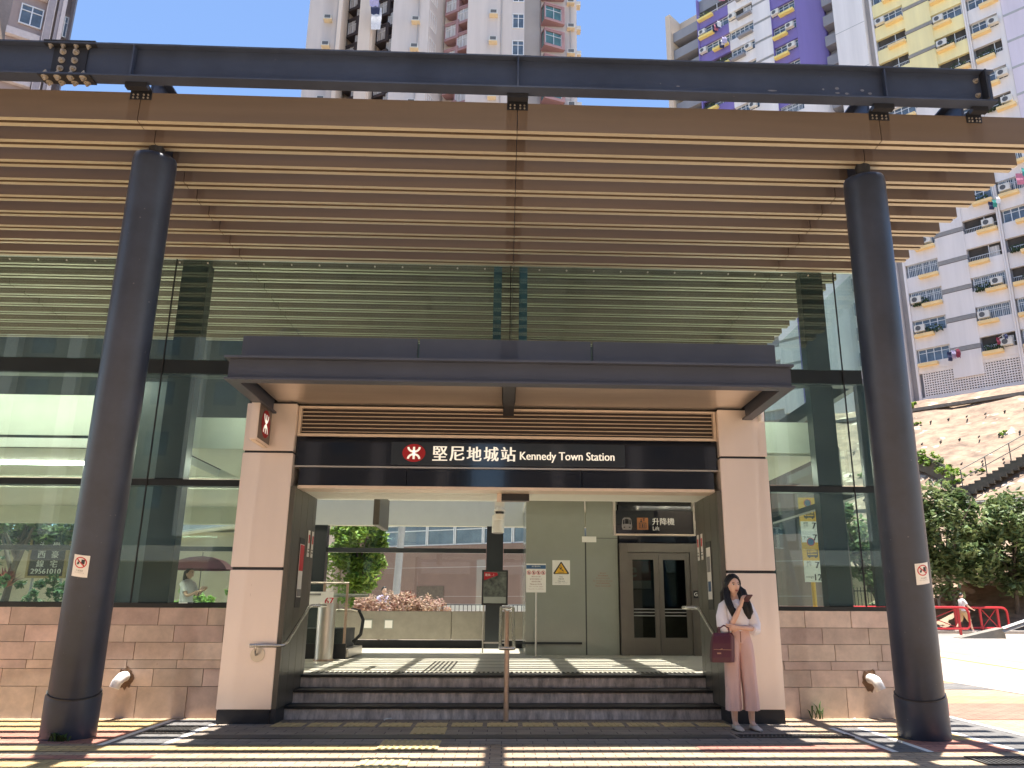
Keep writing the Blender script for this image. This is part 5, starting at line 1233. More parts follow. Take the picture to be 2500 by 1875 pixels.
g = MB(); g.tube([(-3.66, 28, .2), (-3.64, 28, 1.2)], [.20, .19], 12); g.build('base', MT['pipe_grey'], LP)
WF = empty('white_fence', (-.8, 30, .2), 'white wall topped by a dark bar railing behind the rear glass', 'fence')
g = MB(); g.box(-2.4, 1.6, 30.1, 30.3, .1, 1.42); g.build('wall', MT['white_plastic'], WF)
g = MB()
for k in range(26): x = -2.35+k*.15; g.box(x-.012, x+.012, 29.98, 30.0, .9, 1.38)
g.box(-2.4, 1.6, 29.975, 30.005, 1.38, 1.41); g.build('bars', MT['steel_dark'], WF)
# phone number board and pale wall on the left
g = MB(); g.box(-19, -8.6, 26.5, 26.8, .1, 3.6); tag(g.build('boundary_wall', MT['wall_cream']), 'pale wall behind the trees on the left', 'wall')
PB2 = empty('notice_billboard', (-13.1, 24.0, .3), 'black billboard with white characters and a phone number', 'billboard')
g = MB(); g.box(-13.60, -12.62, 24.0, 24.08, 2.12, 3.35); b2 = g.build('panel', MT['print_dark'], PB2)
mat('gold_frame', (.38, .28, .12), .5, .3)
g = MB(); g.box(-13.66, -13.60, 23.97, 24.08, 2.06, 3.41); g.box(-12.62, -12.56, 23.97, 24.08, 2.06, 3.41); g.box(-13.60, -12.62, 23.97, 24.08, 2.06, 2.12); g.box(-13.6, -12.62, 23.97, 24.08, 3.35, 3.41); g.build('frame', MT['gold_frame'], PB2)
g = MB(); g.cyl((-13.5, 24.1, .3), (-13.5, 24.1, 2.1), .04, n=8); g.cyl((-12.7, 24.1, .3), (-12.7, 24.1, 2.1), .04, n=8); g.build('post', MT['pipe_grey'], PB2)
FB = front(23.998); g = MB()
text(g, '29561010', FB, .14, w=.84, x=-13.11, z=2.25, center=True, bold=.006)
for j, ch in enumerate('西線'): text(g, ch, FB, .20, x=-13.3, z=2.72-j*.26, center=True, bold=.005)
for j, ch in enumerate('豪宅'): text(g, ch, FB, .20, x=-12.92, z=2.72-j*.26, center=True, bold=.005)
for j, ch in enumerate('西線'[:1]): text(g, '港', FB, .20, x=-13.3, z=2.98, center=True, bold=.005); text(g, '學', FB, .20, x=-12.92, z=2.98, center=True, bold=.005)
g.build('lettering', MT['sign_white'], PB2)
# shop front with a row of small boards, far left behind the glass
SF = empty('shop_front', (-9.6, 27, .2), 'shop front with a slanting row of small coloured boards', 'shop')
g = MB(); g.box(-11.2, -6.8, 27.2, 30, .1, 6); g.build('wall', MT['tower_grey'], SF)
for k, m in enumerate(('tower_tan', 'sign_amber', 'cloth_teal', 'sign_amber', 'tower_tan', 'sign_red')):
    g = MB(); x = -10.9+k*.46; z = 2.85+k*.07; g.box(x, x+.42, 27.0, 27.1, z, z+.36); bd = g.build('board', MT['sign_white' if k == 5 else m], SF)
    g = MB(); g.box(x+.06, x+.36, 26.99, 26.999, z+.1, z+.26); g.build('board_print', MT[m if k == 5 else 'print_grey'], bd)
g = MB(); g.obox((-9.5, 26.7, 3.62), (3.0, 0, .45), (0, .9, -.2), (0, 0, .06)); g.build('awning', MT['sign_white'], SF)
# street parking sign on its yellow post, right of the hall
PKS = empty('parking_sign', (6.5, 17, 0), 'yellow no parking sign plates with hours on a post', 'sign')
g = MB(); g.cyl((6.50, 17.06, 0), (6.50, 17.06, 3.6), .045, n=10); g.build('post', MT['sign_amber'], PKS)
FP = front(17.0)
def plate(z0, lower, lz, first):
    x0, x1 = 6.30, 6.72
    g = MB(); g.box(x0, x1, 17.005, 17.03, z0, z0+.62); p = g.build('plate', MT['sign_amber'], PKS, bevel=.01)
    g = MB(); n = 24; cx_ = 6.50; g.prism([(cx_+.085*math.cos(2*math.pi*i/n), z0+.50+.085*math.sin(2*math.pi*i/n)) for i in range(n)], front(17.004), .003, 0); d = g.build('roundel_rim', MT['sign_red'], p)
    g = MB(); g.prism([(cx_+.068*math.cos(2*math.pi*i/n), z0+.50+.068*math.sin(2*math.pi*i/n)) for i in range(n)], front(17.0), .002, 0); g.build('roundel', MT['sign_blue'], p)
    g = MB()
    for q in ((6.40, .315, 6.63, .33), (6.40, .25, 6.63, .285), (6.40, .286, 6.412, .385), (6.612, .286, 6.63, .385), (6.40, .386, 6.63, .395), (6.46, .286, 6.468, .385), (6.52, .33, 6.61, .34)): g.prism([(q[0], z0+q[1]-.06), (q[2], z0+q[1]-.06), (q[2], z0+q[3]-.06), (q[0], z0+q[3]-.06)], front(17.004), .002, 0)
    for x in (6.445, 6.58): g.prism([(x+.025*math.cos(2*math.pi*i/12), z0+.19+.025*math.sin(2*math.pi*i/12)) for i in range(12)], front(17.0), .002, 0)
    g.build('van_symbol', MT['print_dark'], p)
    g = MB(); g.prism([(x0+.012, z0-.33), (x1-.012, z0-.33), (x1-.012, z0+.11), (x0+.012, z0+.11)], front(17.006), .004, -.01); h = g.build('hours_plate', MT['sign_white'], p)
    g = MB(); text(g, '7', front(17.0), .13, x=6.60, z=z0-.01+.03, center=True, bold=.008); text(g, lower, front(17.0), .13, x=6.60, z=z0-.23, center=True, bold=.006)
    text(g, '上午', front(17.0), .06, x=6.42, z=z0+.02, center=True); text(g, lz, front(17.0), .06, w=.17, x=6.42, z=z0-.23, center=True); text(g, 'am', front(17.0), .04, x=6.42, z=z0+.075, center=True); g.build('lettering', MT['print_dark'], h)
plate(3.02, '7', '下午', 1); plate(2.20, '12', 'midnight', 0)
# ------------------------------------------------------------------ across the street, seen only as reflections
mat('opp_grey', (.20, .20, .205), .8, 0, .1, .3); mat('opp_pale', (.62, .60, .58), .8, 0, .1, .3)
def opp(x0, x1, y, h, label, fins):
    e = empty('street_block', ((x0+x1)/2, y, 0), label, 'building', 'blocks across the street seen in the glass')
    g = MB(); g.box(x0, x1, y-14, y, 0, h); g.build('wall', MT['opp_grey'], e)
    g = MB(); x = x0+fins*.6
    while x < x1-.8: g.box(x, x+.7, y+.002, y+.6, 5, h-.5); x += fins
    g.build('fins', MT['opp_pale'], e)
    g = MB(); x = x0+fins*.6+1.2
    while x < x1-2:
        z = 6.5
        while z < h-2: g.box(x, x+1.3, y+.002, y+.03, z, z+1.4); z += 3
        x += fins
    g.build('windows', MT['win_glass'], e)
    g = MB(); g.box(x0, x1, y+.002, y+1.5, 3.6, 4.4); g.build('shop_canopy', MT['opp_pale'], e)
opp(-60, -2.5, -24, 42, 'grey street block left of the gap mirrored in the glass', 3.6)
opp(-.1, 60, -24, 38, 'grey street block right of the gap mirrored in the glass', 4.4)
# ------------------------------------------------------------------ people
mat('skin', (.74, .47, .35), .5, 0, .05, 8); mat('hair_black', (.006, .005, .006), .5, 0, .4, 12, stretch=(12, 12, 1)); mat('lip', (.42, .14, .12), .5)
mat('eye_white', (.75, .72, .68), .3); mat('eye_dark', (.015, .01, .008), .2); mat('brow', (.05, .035, .03), .7)
mat('blouse_white', (.90, .88, .92), .8, 0, .04, 5, .15, 14); mat('trouser_pink', (.76, .53, .48), .85, 0, .05, 4, .12, 9); mat('shoe_beige', (.60, .52, .45), .6); mat('shoe_sole', (.06, .05, .05), .7)
mat('bag_maroon', (.095, .018, .034), .4, 0, .15, 5); mat('bag_gold', (.45, .25, .16), .5); mat('phone_maroon', (.07, .018, .022), .35)
mat('tee_white', (.75, .73, .72), .8); mat('shorts_khaki', (.60, .44, .24), .85); mat('umbrella_maroon', (.13, .035, .06), .7); mat('umbrella_pink', (.55, .25, .28), .7); mat('shirt_purple', (.42, .38, .62), .8); mat('shirt_grey', (.3, .32, .34), .8); mat('trouser_dark', (.04, .04, .05), .8)
def skin_geo(vs, es, rs, sub=2):
    me = bpy.data.meshes.new('s'); me.from_pydata(vs, es, []); o = bpy.data.objects.new('s', me); COL.objects.link(o)
    md = o.modifiers.new('k', 'SKIN'); md.branch_smoothing = .6; md.use_smooth_shade = True
    for i, r in enumerate(rs):
        sv = me.skin_vertices[0].data[i]; sv.radius = (r, r) if not isinstance(r, tuple) else r; sv.use_root = (i == 0)
    ss = o.modifiers.new('u', 'SUBSURF'); ss.levels = sub
    bpy.context.view_layer.update()
    m = bpy.data.meshes.new_from_object(o.evaluated_get(bpy.context.evaluated_depsgraph_get()))
    out = ([tuple(v.co) for v in m.vertices], [tuple(p.vertices) for p in m.polygons])
    bpy.data.objects.remove(o); bpy.data.meshes.remove(me); bpy.data.meshes.remove(m); return out
def head_geo(mb, c, yaw, s=1.0, tilt=0.0, detail=True):
    """head facing -y before the turn; material slots 0 skin 1 white 2 dark 3 brow 4 lip"""
    M = Matrix.Rotation(yaw, 4, 'Z') @ Matrix.Rotation(tilt, 4, 'X'); c = Vector(c)
    nu, nv = 28, 22; rings = []
    for i in range(1, nv):
        a = math.pi*i/nv; r_ = []
        for j in range(nu):
            t = 2*math.pi*j/nu; x, y, z = math.sin(a)*math.cos(t), math.sin(a)*math.sin(t), -math.cos(a)
            px, py, pz = x*.073, y*.090, z*.112
            if z < 0: k = (-z)**1.6; px *= 1-.38*k; py = py*(1-.20*k)-.016*k*(1 if y < .3 else 0)
            if y < 0:
                f = -y
                py -= .020*math.exp(-(px/.011)**2-((pz+.012)/.022)**2)*f          # nose tip
                py -= .009*math.exp(-(px/.010)**2-((pz-.012)/.02)**2)*f
                py += .007*(math.exp(-((px-.030)/.016)**2-((pz-.014)/.013)**2)+math.exp(-((px+.030)/.016)**2-((pz-.014)/.013)**2))
                py -= .006*math.exp(-(px/.02)**2-((pz+.052)/.010)**2)*f          # lips
                py -= .006*math.exp(-(px/.022)**2-((pz+.092)/.016)**2)*f         # chin
            r_.append(c+M @ (Vector((px, py, pz))*s))
        rings.append(r_)
    mb.loft(rings, True, 0)
    def el(x, y, z, rx, ry, rz, m, nu=10, nv=7):
        b = MB(); b.ball((0, 0, 0), rx*s, ry*s, rz*s, nu, nv)
        mb.add([c+M @ (Vector(v)+Vector((x, y, z))*s) for v in b.v], b.f, m, True)
    for sg in (-1, 1): el(sg*.072, .012, -.008, .010, .018, .026, 0)
    if detail:
        for sg in (-1, 1):
            el(sg*.030, -.075, .012, .0135, .010, .0052, 1); el(sg*.030+.003, -.0795, .012, .0068, .007, .006, 2); el(sg*.030, -.0775, .0185, .016, .009, .0028, 2)
            el(sg*.031, -.0815, .033, .018, .006, .003, 3)
        el(0, -.0935, -.048, .019, .008, .0045, 4); el(0, -.092, -.056, .016, .008, .005, 4)
def hand_geo(mb, w, d, n, curl, s=1.0, thumb=1, m=0):
    """wrist w, direction d, palm normal n (fingers curl towards n)"""
    w = Vector(w); d = Vector(d).normalized(); n = (Vector(n)-d*Vector(n).dot(d)).normalized(); a = d.cross(n)
    def ring(p, rx, rz, k=10): return [p+a*math.cos(2*math.pi*i/k)*rx+n*math.sin(2*math.pi*i/k)*rz for i in range(k)]
    mb.loft([ring(w-d*.02*s, .024*s, .020*s), ring(w+d*.02*s, .030*s, .017*s), ring(w+d*.06*s, .038*s, .015*s), ring(w+d*.085*s, .036*s, .012*s)], True, m)
    for i, (o, L) in enumerate(((-.029, .066), (-.010, .076), (.010, .071), (.028, .056))):
        p = w+d*.082*s+a*o*s; pts = [p-d*.01*s, p]; ang = 0
        for k, seg in enumerate((.42, .33, .25)):
            ang += curl*(.75 if k == 0 else 1.0)*(1+.08*i); p = p+(d*math.cos(ang)+n*math.sin(ang))*L*seg*s; pts.append(p)
        mb.tube(pts, [.009*s, .009*s, .0085*s, .0078*s, .006*s], 8, m)
    p = w+d*.025*s-a*.026*s*thumb; q = p+(d*.6-a*.75*thumb+n*.35).normalized()*.034*s; r_ = q+(d*.8-a*.1*thumb+n*.6).normalized()*.03*s; t = r_+(d*.7+a*.25*thumb+n*.6).normalized()*.022*s
    mb.tube([p, q, r_, t], [.013*s, .0115*s, .010*s, .007*s], 8, m)
SKN = ['skin', 'eye_white', 'eye_dark', 'brow', 'lip']
def ell(c, rx, ry, n=24, ph=0, pleat=0, k=8):
    return [Vector((c[0]+(rx+pleat*math.cos(k*2*math.pi*i/n))*math.cos(2*math.pi*i/n), c[1]+(ry+pleat*math.sin(k*2*math.pi*i/n+1))*math.sin(2*math.pi*i/n), c[2])) for i in range(n)]
def limb(mb, pts, rads, m=0, n=14, wob=0.0, seed=0):
    rr = random.Random(seed); pts = [Vector(p) for p in pts]; rings = []
    mb.tube(pts, rads, n, m)
# --- the waiting woman ---------------------------------------------------
BX, BY = 2.755, 9.72
def W_(x, y, z): return (BX+x, BY+y, z)
WM = empty('person', (BX, BY, 0), 'woman in a white blouse and pink wide trousers leaning by the right pillar', 'person')
vs = [W_(0, 0, .95), W_(0, 0, 1.08), W_(-.01, 0, 1.26), W_(-.01, .012, 1.41), W_(-.018, .008, 1.50), W_(-.03, -.004, 1.56),
      W_(-.09, 0, 1.385), W_(-.145, 0, 1.36), W_(-.155, -.035, 1.24), W_(-.125, -.10, 1.115), W_(-.055, -.165, 1.26), W_(-.005, -.205, 1.375),
      W_(.075, 0, 1.385), W_(.135, 0, 1.36), W_(.175, .0, 1.24), W_(.175, -.05, 1.112), W_(.07, -.135, 1.118), W_(-.035, -.165, 1.122),
      W_(-.08, 0, .88), W_(-.09, -.01, .48), W_(-.092, .012, .30), W_(-.090, .012, .075), W_(-.075, -.06, .045),
      W_(.08, 0, .88), W_(.10, -.01, .48), W_(.105, .012, .30), W_(.105, .012, .075), W_(.125, -.06, .045)]
es = [(0,1),(1,2),(2,3),(3,4),(4,5),(3,6),(6,7),(7,8),(8,9),(9,10),(10,11),(3,12),(12,13),(13,14),(14,15),(15,16),(16,17),(0,18),(18,19),(19,20),(20,21),(21,22),(0,23),(23,24),(24,25),(25,26),(26,27)]
rs = [.11, .095, .10, .06, .046, .05, .05, .045, .04, .034, .033, .022, .05, .045, .04, .034, .033, .022, .08, .052, .048, .033, .03, .08, .052, .048, .033, .03]
bv, bf = skin_geo(vs, es, rs)
mb = MB(); mb.add(bv, bf, 0, True)
head_geo(mb, W_(-.035, -.018, 1.602), R(11), 1.04, R(3))
hand_geo(mb, W_(-.002, -.21, 1.38), (.28, -.1, 1), (.75, .15, -.1), .62, 1.0, thumb=-1)
hand_geo(mb, W_(-.04, -.166, 1.122), (-1, -.05, .05), (0, .8, .2), .28, 1.0, thumb=-1)
mb.build('body', [MT[k] for k in SKN], WM)
# hair: cap, back fall and two long front locks
HC = Vector(W_(-.035, -.010, 1.612)); mb = MB(); rings = []; Mh = Matrix.Rotation(R(11), 4, 'Z')
for i in range(0, 12):
    a = i/11*1.9; r_ = []
    for j in range(28):
        t = 2*math.pi*j/28; x, y, z = math.sin(a)*math.cos(t), math.sin(a)*math.sin(t), math.cos(a)
        if y < -.25 and z < .62: # leave the face open: pull the shell up behind the hairline
            k = min(1, (-.25-y)/.3); z2 = max(z, .62*k+z*(1-k)); q = Vector((x*.075, y*.086, z2*.116)); 
        else: q = Vector((x*.087, y*.104, z*.118))
        r_.append(HC+Mh @ q)
    rings.append(r_)
mb.loft(rings[1:], True)
def lock(pts, wd):
    rings = []
    for (p, (rx, ry)) in zip(pts, wd): rings.append([Vector(W_(*p))+Vector((rx*math.cos(2*math.pi*i/14), ry*math.sin(2*math.pi*i/14), 0)) for i in range(14)])
    mb.loft(rings, True)
rh = random.Random(9)
FL_ = {1: [(.052, -.052, 1.55), (.072, -.078, 1.46), (.094, -.106, 1.38), (.108, -.118, 1.30), (.112, -.112, 1.245)],
       -1: [(-.118, -.038, 1.55), (-.126, -.072, 1.46), (-.112, -.108, 1.38), (-.088, -.118, 1.315), (-.074, -.114, 1.275)]}
for sg in (1, -1):
    for k in range(120):
        f = rh.random(); ph = -.74+f*1.9                       # front hairline .. nape
        s0 = Vector((0, math.sin(ph)*.98, math.cos(ph))); s0.normalize()
        e0 = Vector((sg*.98, -.26+.75*f, -.12-.1*f)).normalized(); pts = []
        jit = Vector((rh.gauss(0, .006), rh.gauss(0, .006), 0))
        for q in range(6):
            d = s0.lerp(e0, q/5).normalized(); w = 1+.05*rh.random()
            pts.append(HC+Mh @ Vector((d.x*.084*w, d.y*.101*w, d.z*.118*w)))
        if f < .55:
            o = Vector((rh.gauss(0, .016), rh.gauss(0, .010), 0))
            for j, p in enumerate(FL_[sg]): pts.append(Vector(W_(*p))+o*(1 if j < 4 else .5)+Vector((0, 0, rh.uniform(-.03, .02) if j == 4 else 0)))
        else:
            x = sg*rh.uniform(.02, .11)-.04; yy = rh.uniform(.05, .095)
            for z in (1.52, 1.42, 1.32, rh.uniform(1.18, 1.25)): pts.append(Vector(W_(x+(sg*.02 if z < 1.4 else 0), yy, z))+jit)
        mb.tube(pts, [.007]+[.011]*(len(pts)-3)+[.009, .003], 6)
mb.build('hair', MT['hair_black'], WM)
mb = MB()
mb.loft([ell(W_(0, 0, 1.07), .128, .088, 28, 0, .004), ell(W_(0, 0, 1.13), .142, .10, 28, 0, .006), ell(W_(-.005, -.008, 1.22), .142, .112, 28, 0, .004), ell(W_(-.008, -.006, 1.31), .148, .108, 28), ell(W_(-.01, .0, 1.375), .150, .085, 28), ell(W_(-.012, .005, 1.415), .105, .068, 28), ell(W_(-.015, .006, 1.445), .055, .05, 28)], True)
limb(mb, [W_(-.10, 0, 1.40), W_(-.155, -.002, 1.36), W_(-.185, -.025, 1.25), W_(-.185, -.06, 1.16), W_(-.150, -.095, 1.105), W_(-.115, -.118, 1.12)], [.055, .062, .070, .078, .070, .048], 0, 18)
limb(mb, [W_(.08, 0, 1.40), W_(.14, 0, 1.36), W_(.182, .005, 1.26), W_(.198, -.01, 1.16), W_(.192, -.04, 1.095), W_(.150, -.078, 1.105)], [.055, .062, .068, .074, .066, .048], 0, 18)
mb.ball(W_(.19, -.02, 1.075), .05, .05, .045); mb.ball(W_(-.16, -.07, 1.085), .06, .05, .045)
bl = mb.build('blouse', MT['blouse_white'], WM)
mb = MB(); mb.tube([W_(-.065, -.075, 1.425), W_(-.02, -.106, 1.39), W_(.005, -.114, 1.37)], .009, 8); mb.tube([W_(.035, -.075, 1.425), W_(.015, -.106, 1.395), W_(.005, -.114, 1.37)], .009, 8)
mb.build('collar', MT['blouse_white'], bl)
mb = MB(); mb.tube([W_(-.05, -.112, 1.345), W_(-.02, -.122, 1.27)], .004, 6); mb.build('pen_clip', MT['print_dark'], bl)
mb = MB()
mb.loft([ell(W_(0, 0, 1.105), .130, .092, 28), ell(W_(0, 0, 1.06), .135, .098, 28), ell(W_(0, .004, 1.0), .150, .106, 28), ell(W_(0, .004, .95), .150, .100, 28)], True)
for sg, xh in ((-1, -.100), (1, .108)):
    mb.loft([ell(W_(sg*.062, .004, 1.02), .078, .092, 28), ell(W_(sg*.068, .004, .96), .092, .108, 28), ell(W_(sg*.076, .004, .89), .093, .110, 28, 0, .002, 5), ell(W_(sg*.086, 0, .78), .090, .102, 28, 0, .005, 5), ell(W_(sg*.092, -.004, .6), .086, .09, 28, 0, .008, 5), ell(W_(xh*.96, 0, .4), .084, .088, 28, 0, .010, 5), ell(W_(xh, .004, .215), .086, .092, 28, 0, .012, 5)], True)
tr = mb.build('trousers', MT['trouser_pink'], WM)
mb = MB(); mb.box(BX-.004, BX+.004, BY-.104, BY-.098, .96, 1.08); mb.box(BX-.13, BX+.13, BY-.004, BY+.004, 1.10, 1.11); mb.build('fly_seam', MT['print_redbrown'], tr)
for x, tx in ((-.090, .028), (.108, .036)):
    mb = MB(); R_ = []
    for t, w, h, z in ((-.065, .022, .022, .030), (-.04, .034, .034, .042), (.02, .038, .034, .040), (.09, .042, .022, .028), (.14, .034, .014, .022), (.165, .014, .008, .018)):
        c = Vector(W_(x+tx*(t+.06)/.2, -t, z)); R_.append([c+Vector((w*math.cos(2*math.pi*i/14), 0, h*math.sin(2*math.pi*i/14))) for i in range(14)])
    mb.loft(R_, True); sh = mb.build('shoe', MT['shoe_beige'], WM)
    mb = MB(); mb.tube([W_(x+tx*.45-.02, -.05, .064), W_(x+tx*.5, -.065, .066), W_(x+tx*.5+.022, -.05, .064)], .006, 6); mb.build('bow', MT['shoe_beige'], sh)
    mb = MB(); mb.prism([(BX+x-.035, BY+.065), (BX+x-.038, BY-.02), (BX+x+tx*.75-.04, BY-.10), (BX+x+tx*1.1-.005, BY-.165), (BX+x+tx*1.1+.02, BY-.155), (BX+x+tx+.03, BY-.09), (BX+x+.04, BY-.01), (BX+x+.032, BY+.065)], lambda a, b, d: (a, b, d), .010, .0045); mb.build('sole', MT['shoe_sole'], sh)
PH = empty('phone', W_(.05, -.25, 1.44), 'dark red phone held flat before the mouth of the waiting woman', 'phone')
mb = MB(); mb.obox(W_(.062, -.262, 1.452), (.074, .012, 0), (.02, -.12, .075), (0, .007, .011)); mb.build('case', MT['phone_maroon'], PH, bevel=.003)
mb = MB(); mb.obox(W_(.062, -.2585, 1.4588), (.066, .011, 0), (.018, -.105, .066), (0, .0008, .0013)); mb.build('screen', MT['sign_black'], PH)
BG = empty('handbag', W_(-.225, -.10, .74), 'dark maroon tote bag hanging from the woman by its short handles', 'bag')
mb = MB()
def bq(z, x0, x1, y0, y1): return [Vector(W_(x0, y0, z)), Vector(W_(x1-.06, y0-.02, z)), Vector(W_(x1, y0+.05, z)), Vector(W_(x1-.01, y1, z)), Vector(W_(x0+.02, y1, z)), Vector(W_(x0-.01, (y0+y1)/2, z))]
mb.loft([bq(.745, -.365, -.10, -.20, -.06), bq(.80, -.372, -.095, -.205, -.055), bq(.95, -.355, -.085, -.195, -.06), bq(1.03, -.335, -.08, -.18, -.07), bq(1.065, -.32, -.10, -.165, -.09)], True, smooth=False)
b = mb.build('bag_body', MT['bag_maroon'], BG, bevel=.006)
for y in (-.165, -.095):
    mb = MB(); mb.tube([W_(-.27, y, 1.05), W_(-.255, y, 1.12), W_(-.20, y+.02, 1.150), W_(-.155, y, 1.12), W_(-.145, y, 1.05)], .008, 8); mb.build('handle', MT['bag_maroon'], BG)
mb = MB(); mb.obox(W_(-.25, -.2155, .885), (.20, -.015, -.005), (0, .002, 0), (0, 0, .005)); mb.obox(W_(-.29, -.2135, .845), (.045, -.004, 0), (0, .002, 0), (0, 0, .016)); mb.obox(W_(-.265, -.2155, .89), (.03, -.002, .01), (0, .002, 0), (0, 0, .008)); mb.build('gold_trim', MT['bag_gold'], b)
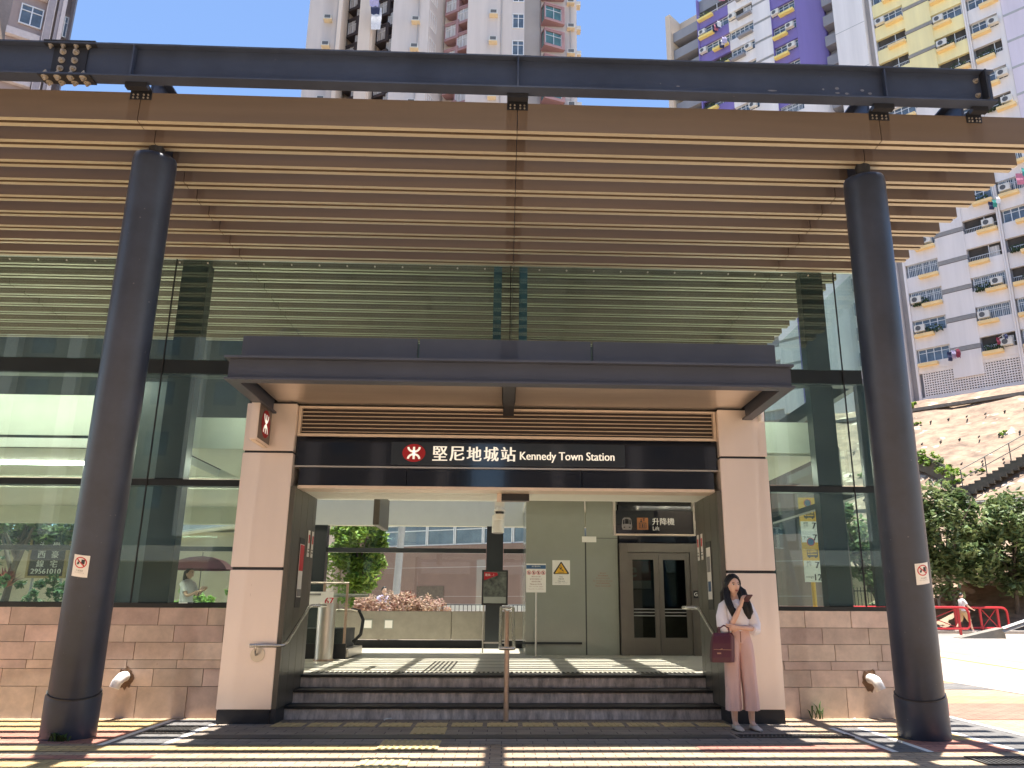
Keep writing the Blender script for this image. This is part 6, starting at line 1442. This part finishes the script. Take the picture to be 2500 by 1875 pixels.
# --- figures further away -------------------------------------------------
def figure(base, face, label, top, legs, legs_long, pose, h=1.68, hair='hair_black', group=None, long_hair=False):
    """face: turn about z from facing -y. pose: dict of joints (local, facing -y, metres at 1.68 m height)"""
    e = empty('person', base, label, 'person', group); k = h/1.68; M = Matrix.Rotation(face, 4, 'Z'); b = Vector(base)
    def T(p): return tuple(b+M @ (Vector(p)*k))
    P_ = dict(ls=(-.17, 0, 1.36), rs=(.17, 0, 1.36), le=(-.21, .02, 1.08), re=(.21, .02, 1.08), lw=(-.2, -.06, .86), rw=(.2, -.06, .86), lk=(-.09, -.02, .47), rk=(.09, -.02, .47), la=(-.09, .03, .07), ra=(.09, .03, .07)); P_.update(pose)
    lf = (P_['la'][0], P_['la'][1]-.12, max(.03, P_['la'][2]-.04)); rf = (P_['ra'][0], P_['ra'][1]-.12, max(.03, P_['ra'][2]-.04))
    V = [(0, 0, .92), (0, 0, 1.08), (0, 0, 1.25), (0, .01, 1.40), (0, 0, 1.47), P_['ls'], P_['le'], P_['lw'], P_['rs'], P_['re'], P_['rw'], (-.09, 0, .86), P_['lk'], P_['la'], lf, (.09, 0, .86), P_['rk'], P_['ra'], rf]
    E_ = [(0,1),(1,2),(2,3),(3,4),(3,5),(5,6),(6,7),(3,8),(8,9),(9,10),(0,11),(11,12),(12,13),(13,14),(0,15),(15,16),(16,17),(17,18)]
    rad = [.12, .105, .115, .07, .048, .052, .042, .026, .052, .042, .026, .085, .055, .036, .03, .085, .055, .036, .03]
    v, f = skin_geo([T(p) for p in V], E_, [r*k for r in rad], 1); mb = MB(); mb.add(v, f, 0, True)
    head_geo(mb, T((0, -.015, 1.575)), face, k)
    for s, w_, el_ in ((1, 'lw', 'le'), (-1, 'rw', 're')):
        d = Vector(P_[w_])-Vector(P_[el_]); hand_geo(mb, T(P_[w_]), M @ d, M @ Vector((0, -.5, .6)), .4, k, thumb=s)
    mb.build('body', [MT[q] for q in SKN], e)
    mb = MB(); rg = []
    for z, rx, ry in ((.90, .165, .12), (1.05, .16, .115), (1.2, .17, .12), (1.33, .18, .11), (1.41, .12, .08), (1.45, .065, .06)): rg.append([T(q) for q in ell((0, 0, z), rx, ry, 18)])
    mb.loft(rg, True)
    for s_, e_ in (('ls', 'le'), ('rs', 're')):
        a = Vector(P_[s_]); c = Vector(P_[e_]); mb.tube([T(a*.8+Vector((0, 0, .28))), T(a), T(a+(c-a)*.65)], [.06*k, .068*k, .066*k], 12)
    mb.build('shirt', MT[top], e)
    mb = MB(); mb.loft([[T(q) for q in ell((0, 0, z), rx, .12, 18)] for z, rx in ((.98, .15), (.88, .168), (.80, .17))], True)
    for kx, ax, hx in (('lk', 'la', -.09), ('rk', 'ra', .09)):
        hp = Vector((hx, 0, .86)); kn = Vector(P_[kx]); an = Vector(P_[ax])
        pts = [hp, hp+(kn-hp)*.5, kn] if not legs_long else [hp, kn, kn+(an-kn)*.5, an+Vector((0, 0, .03))]
        mb.tube([T(p) for p in pts], [.098*k, .095*k, .09*k] if not legs_long else [.098*k, .08*k, .07*k, .066*k], 14)
    mb.build('trousers' if legs_long else 'shorts', MT[legs], e)
    mb = MB(); rings = []
    for i in range(1, 9):
        a = i/8*1.75; ring = []
        for j in range(18):
            t = 2*math.pi*j/18; x, y, z = math.sin(a)*math.cos(t), math.sin(a)*math.sin(t), math.cos(a)
            if y < -.2 and z < .55: z = .55; x *= .85; y *= .8
            ring.append(T((x*.084, -.012+y*.10, 1.585+z*.118)))
        rings.append(ring)
    mb.loft(rings, True)
    if long_hair: mb.loft([[T((rx*math.cos(2*math.pi*i/12), .06+ry*math.sin(2*math.pi*i/12), z)) for i in range(12)] for z, rx, ry in ((1.62, .07, .05), (1.5, .09, .05), (1.35, .09, .04), (1.2, .06, .02))], True)
    mb.build('hair', MT[hair], e)
    for a_ in ('la', 'ra'):
        p = P_[a_]; mb = MB(); mb.loft([[T((p[0]+w*math.cos(2*math.pi*i/10), p[1]-t, max(.008, p[2]-.03+hh*math.sin(2*math.pi*i/10)-.02))) for i in range(10)] for t, w, hh in ((-.06, .02, .03), (-.02, .04, .05), (.08, .045, .035), (.16, .02, .02))], True); mb.build('shoe', MT['tee_white'], e)
    return e, T
figure((20.15, 35.7, .37), R(90), 'man in a white shirt and khaki shorts walking past the red railing', 'tee_white', 'shorts_khaki', False,
       dict(le=(-.2, -.16, 1.10), lw=(-.16, -.36, .98), re=(.2, -.1, 1.08), rw=(.17, -.30, .92), lk=(-.09, -.22, .47), la=(-.09, -.30, .08), rk=(.09, .10, .48), ra=(.09, .36, .12)), 1.64)
e, T = figure((-6.42, 17.0, .465), R(75), 'woman in a white top under a maroon umbrella behind the left glazing', 'tee_white', 'trouser_dark', True,
       dict(le=(-.19, -.14, 1.1), lw=(-.08, -.34, 1.2), re=(.19, -.12, 1.12), rw=(.08, -.32, 1.22)), 1.60, long_hair=True)
UM = empty('umbrella', (-6.15, 16.9, 1.6), 'open maroon umbrella with one pink panel held behind the left glazing', 'umbrella')
def umb(name, m, a0, a1):
    mb = MB(); n = 6; rings = []
    for r_, dz in ((.02, .30), (.25, .27), (.45, .20), (.58, .10), (.64, .02)): rings.append([(-6.15+r_*(1-.03*math.sin(8*(a0+(a1-a0)*i/n)))*math.cos(a0+(a1-a0)*i/n), 16.9+r_*math.sin(a0+(a1-a0)*i/n), 2.02+dz*.95) for i in range(n+1)])
    mb.loft(rings, False, close=False); mb.loft([[(p[0], p[1], p[2]-.006) for p in q] for q in rings], False, close=False); mb.build(name, MT[m], UM)
for i in range(8): umb('canopy_panel', 'umbrella_pink' if i == 0 else 'umbrella_maroon', i*math.pi/4-.4, (i+1)*math.pi/4-.4)
mb = MB(); mb.cyl((-6.15, 16.9, 1.45), (-6.15, 16.9, 2.38), .008, n=8); mb.build('shaft', MT['steel_dark'], UM)
figure((-3.75, 26, .25), R(40), 'person in a lilac shirt passing beyond the pink shrub bed', 'shirt_purple', 'trouser_dark', True, {}, 1.66)
figure((-9.35, 22.6, .4), R(20), 'person in a grey shirt standing beyond the maroon umbrella', 'shirt_grey', 'trouser_dark', True, dict(le=(-.22, -.1, 1.2), lw=(-.15, -.2, 1.42)), 1.66)
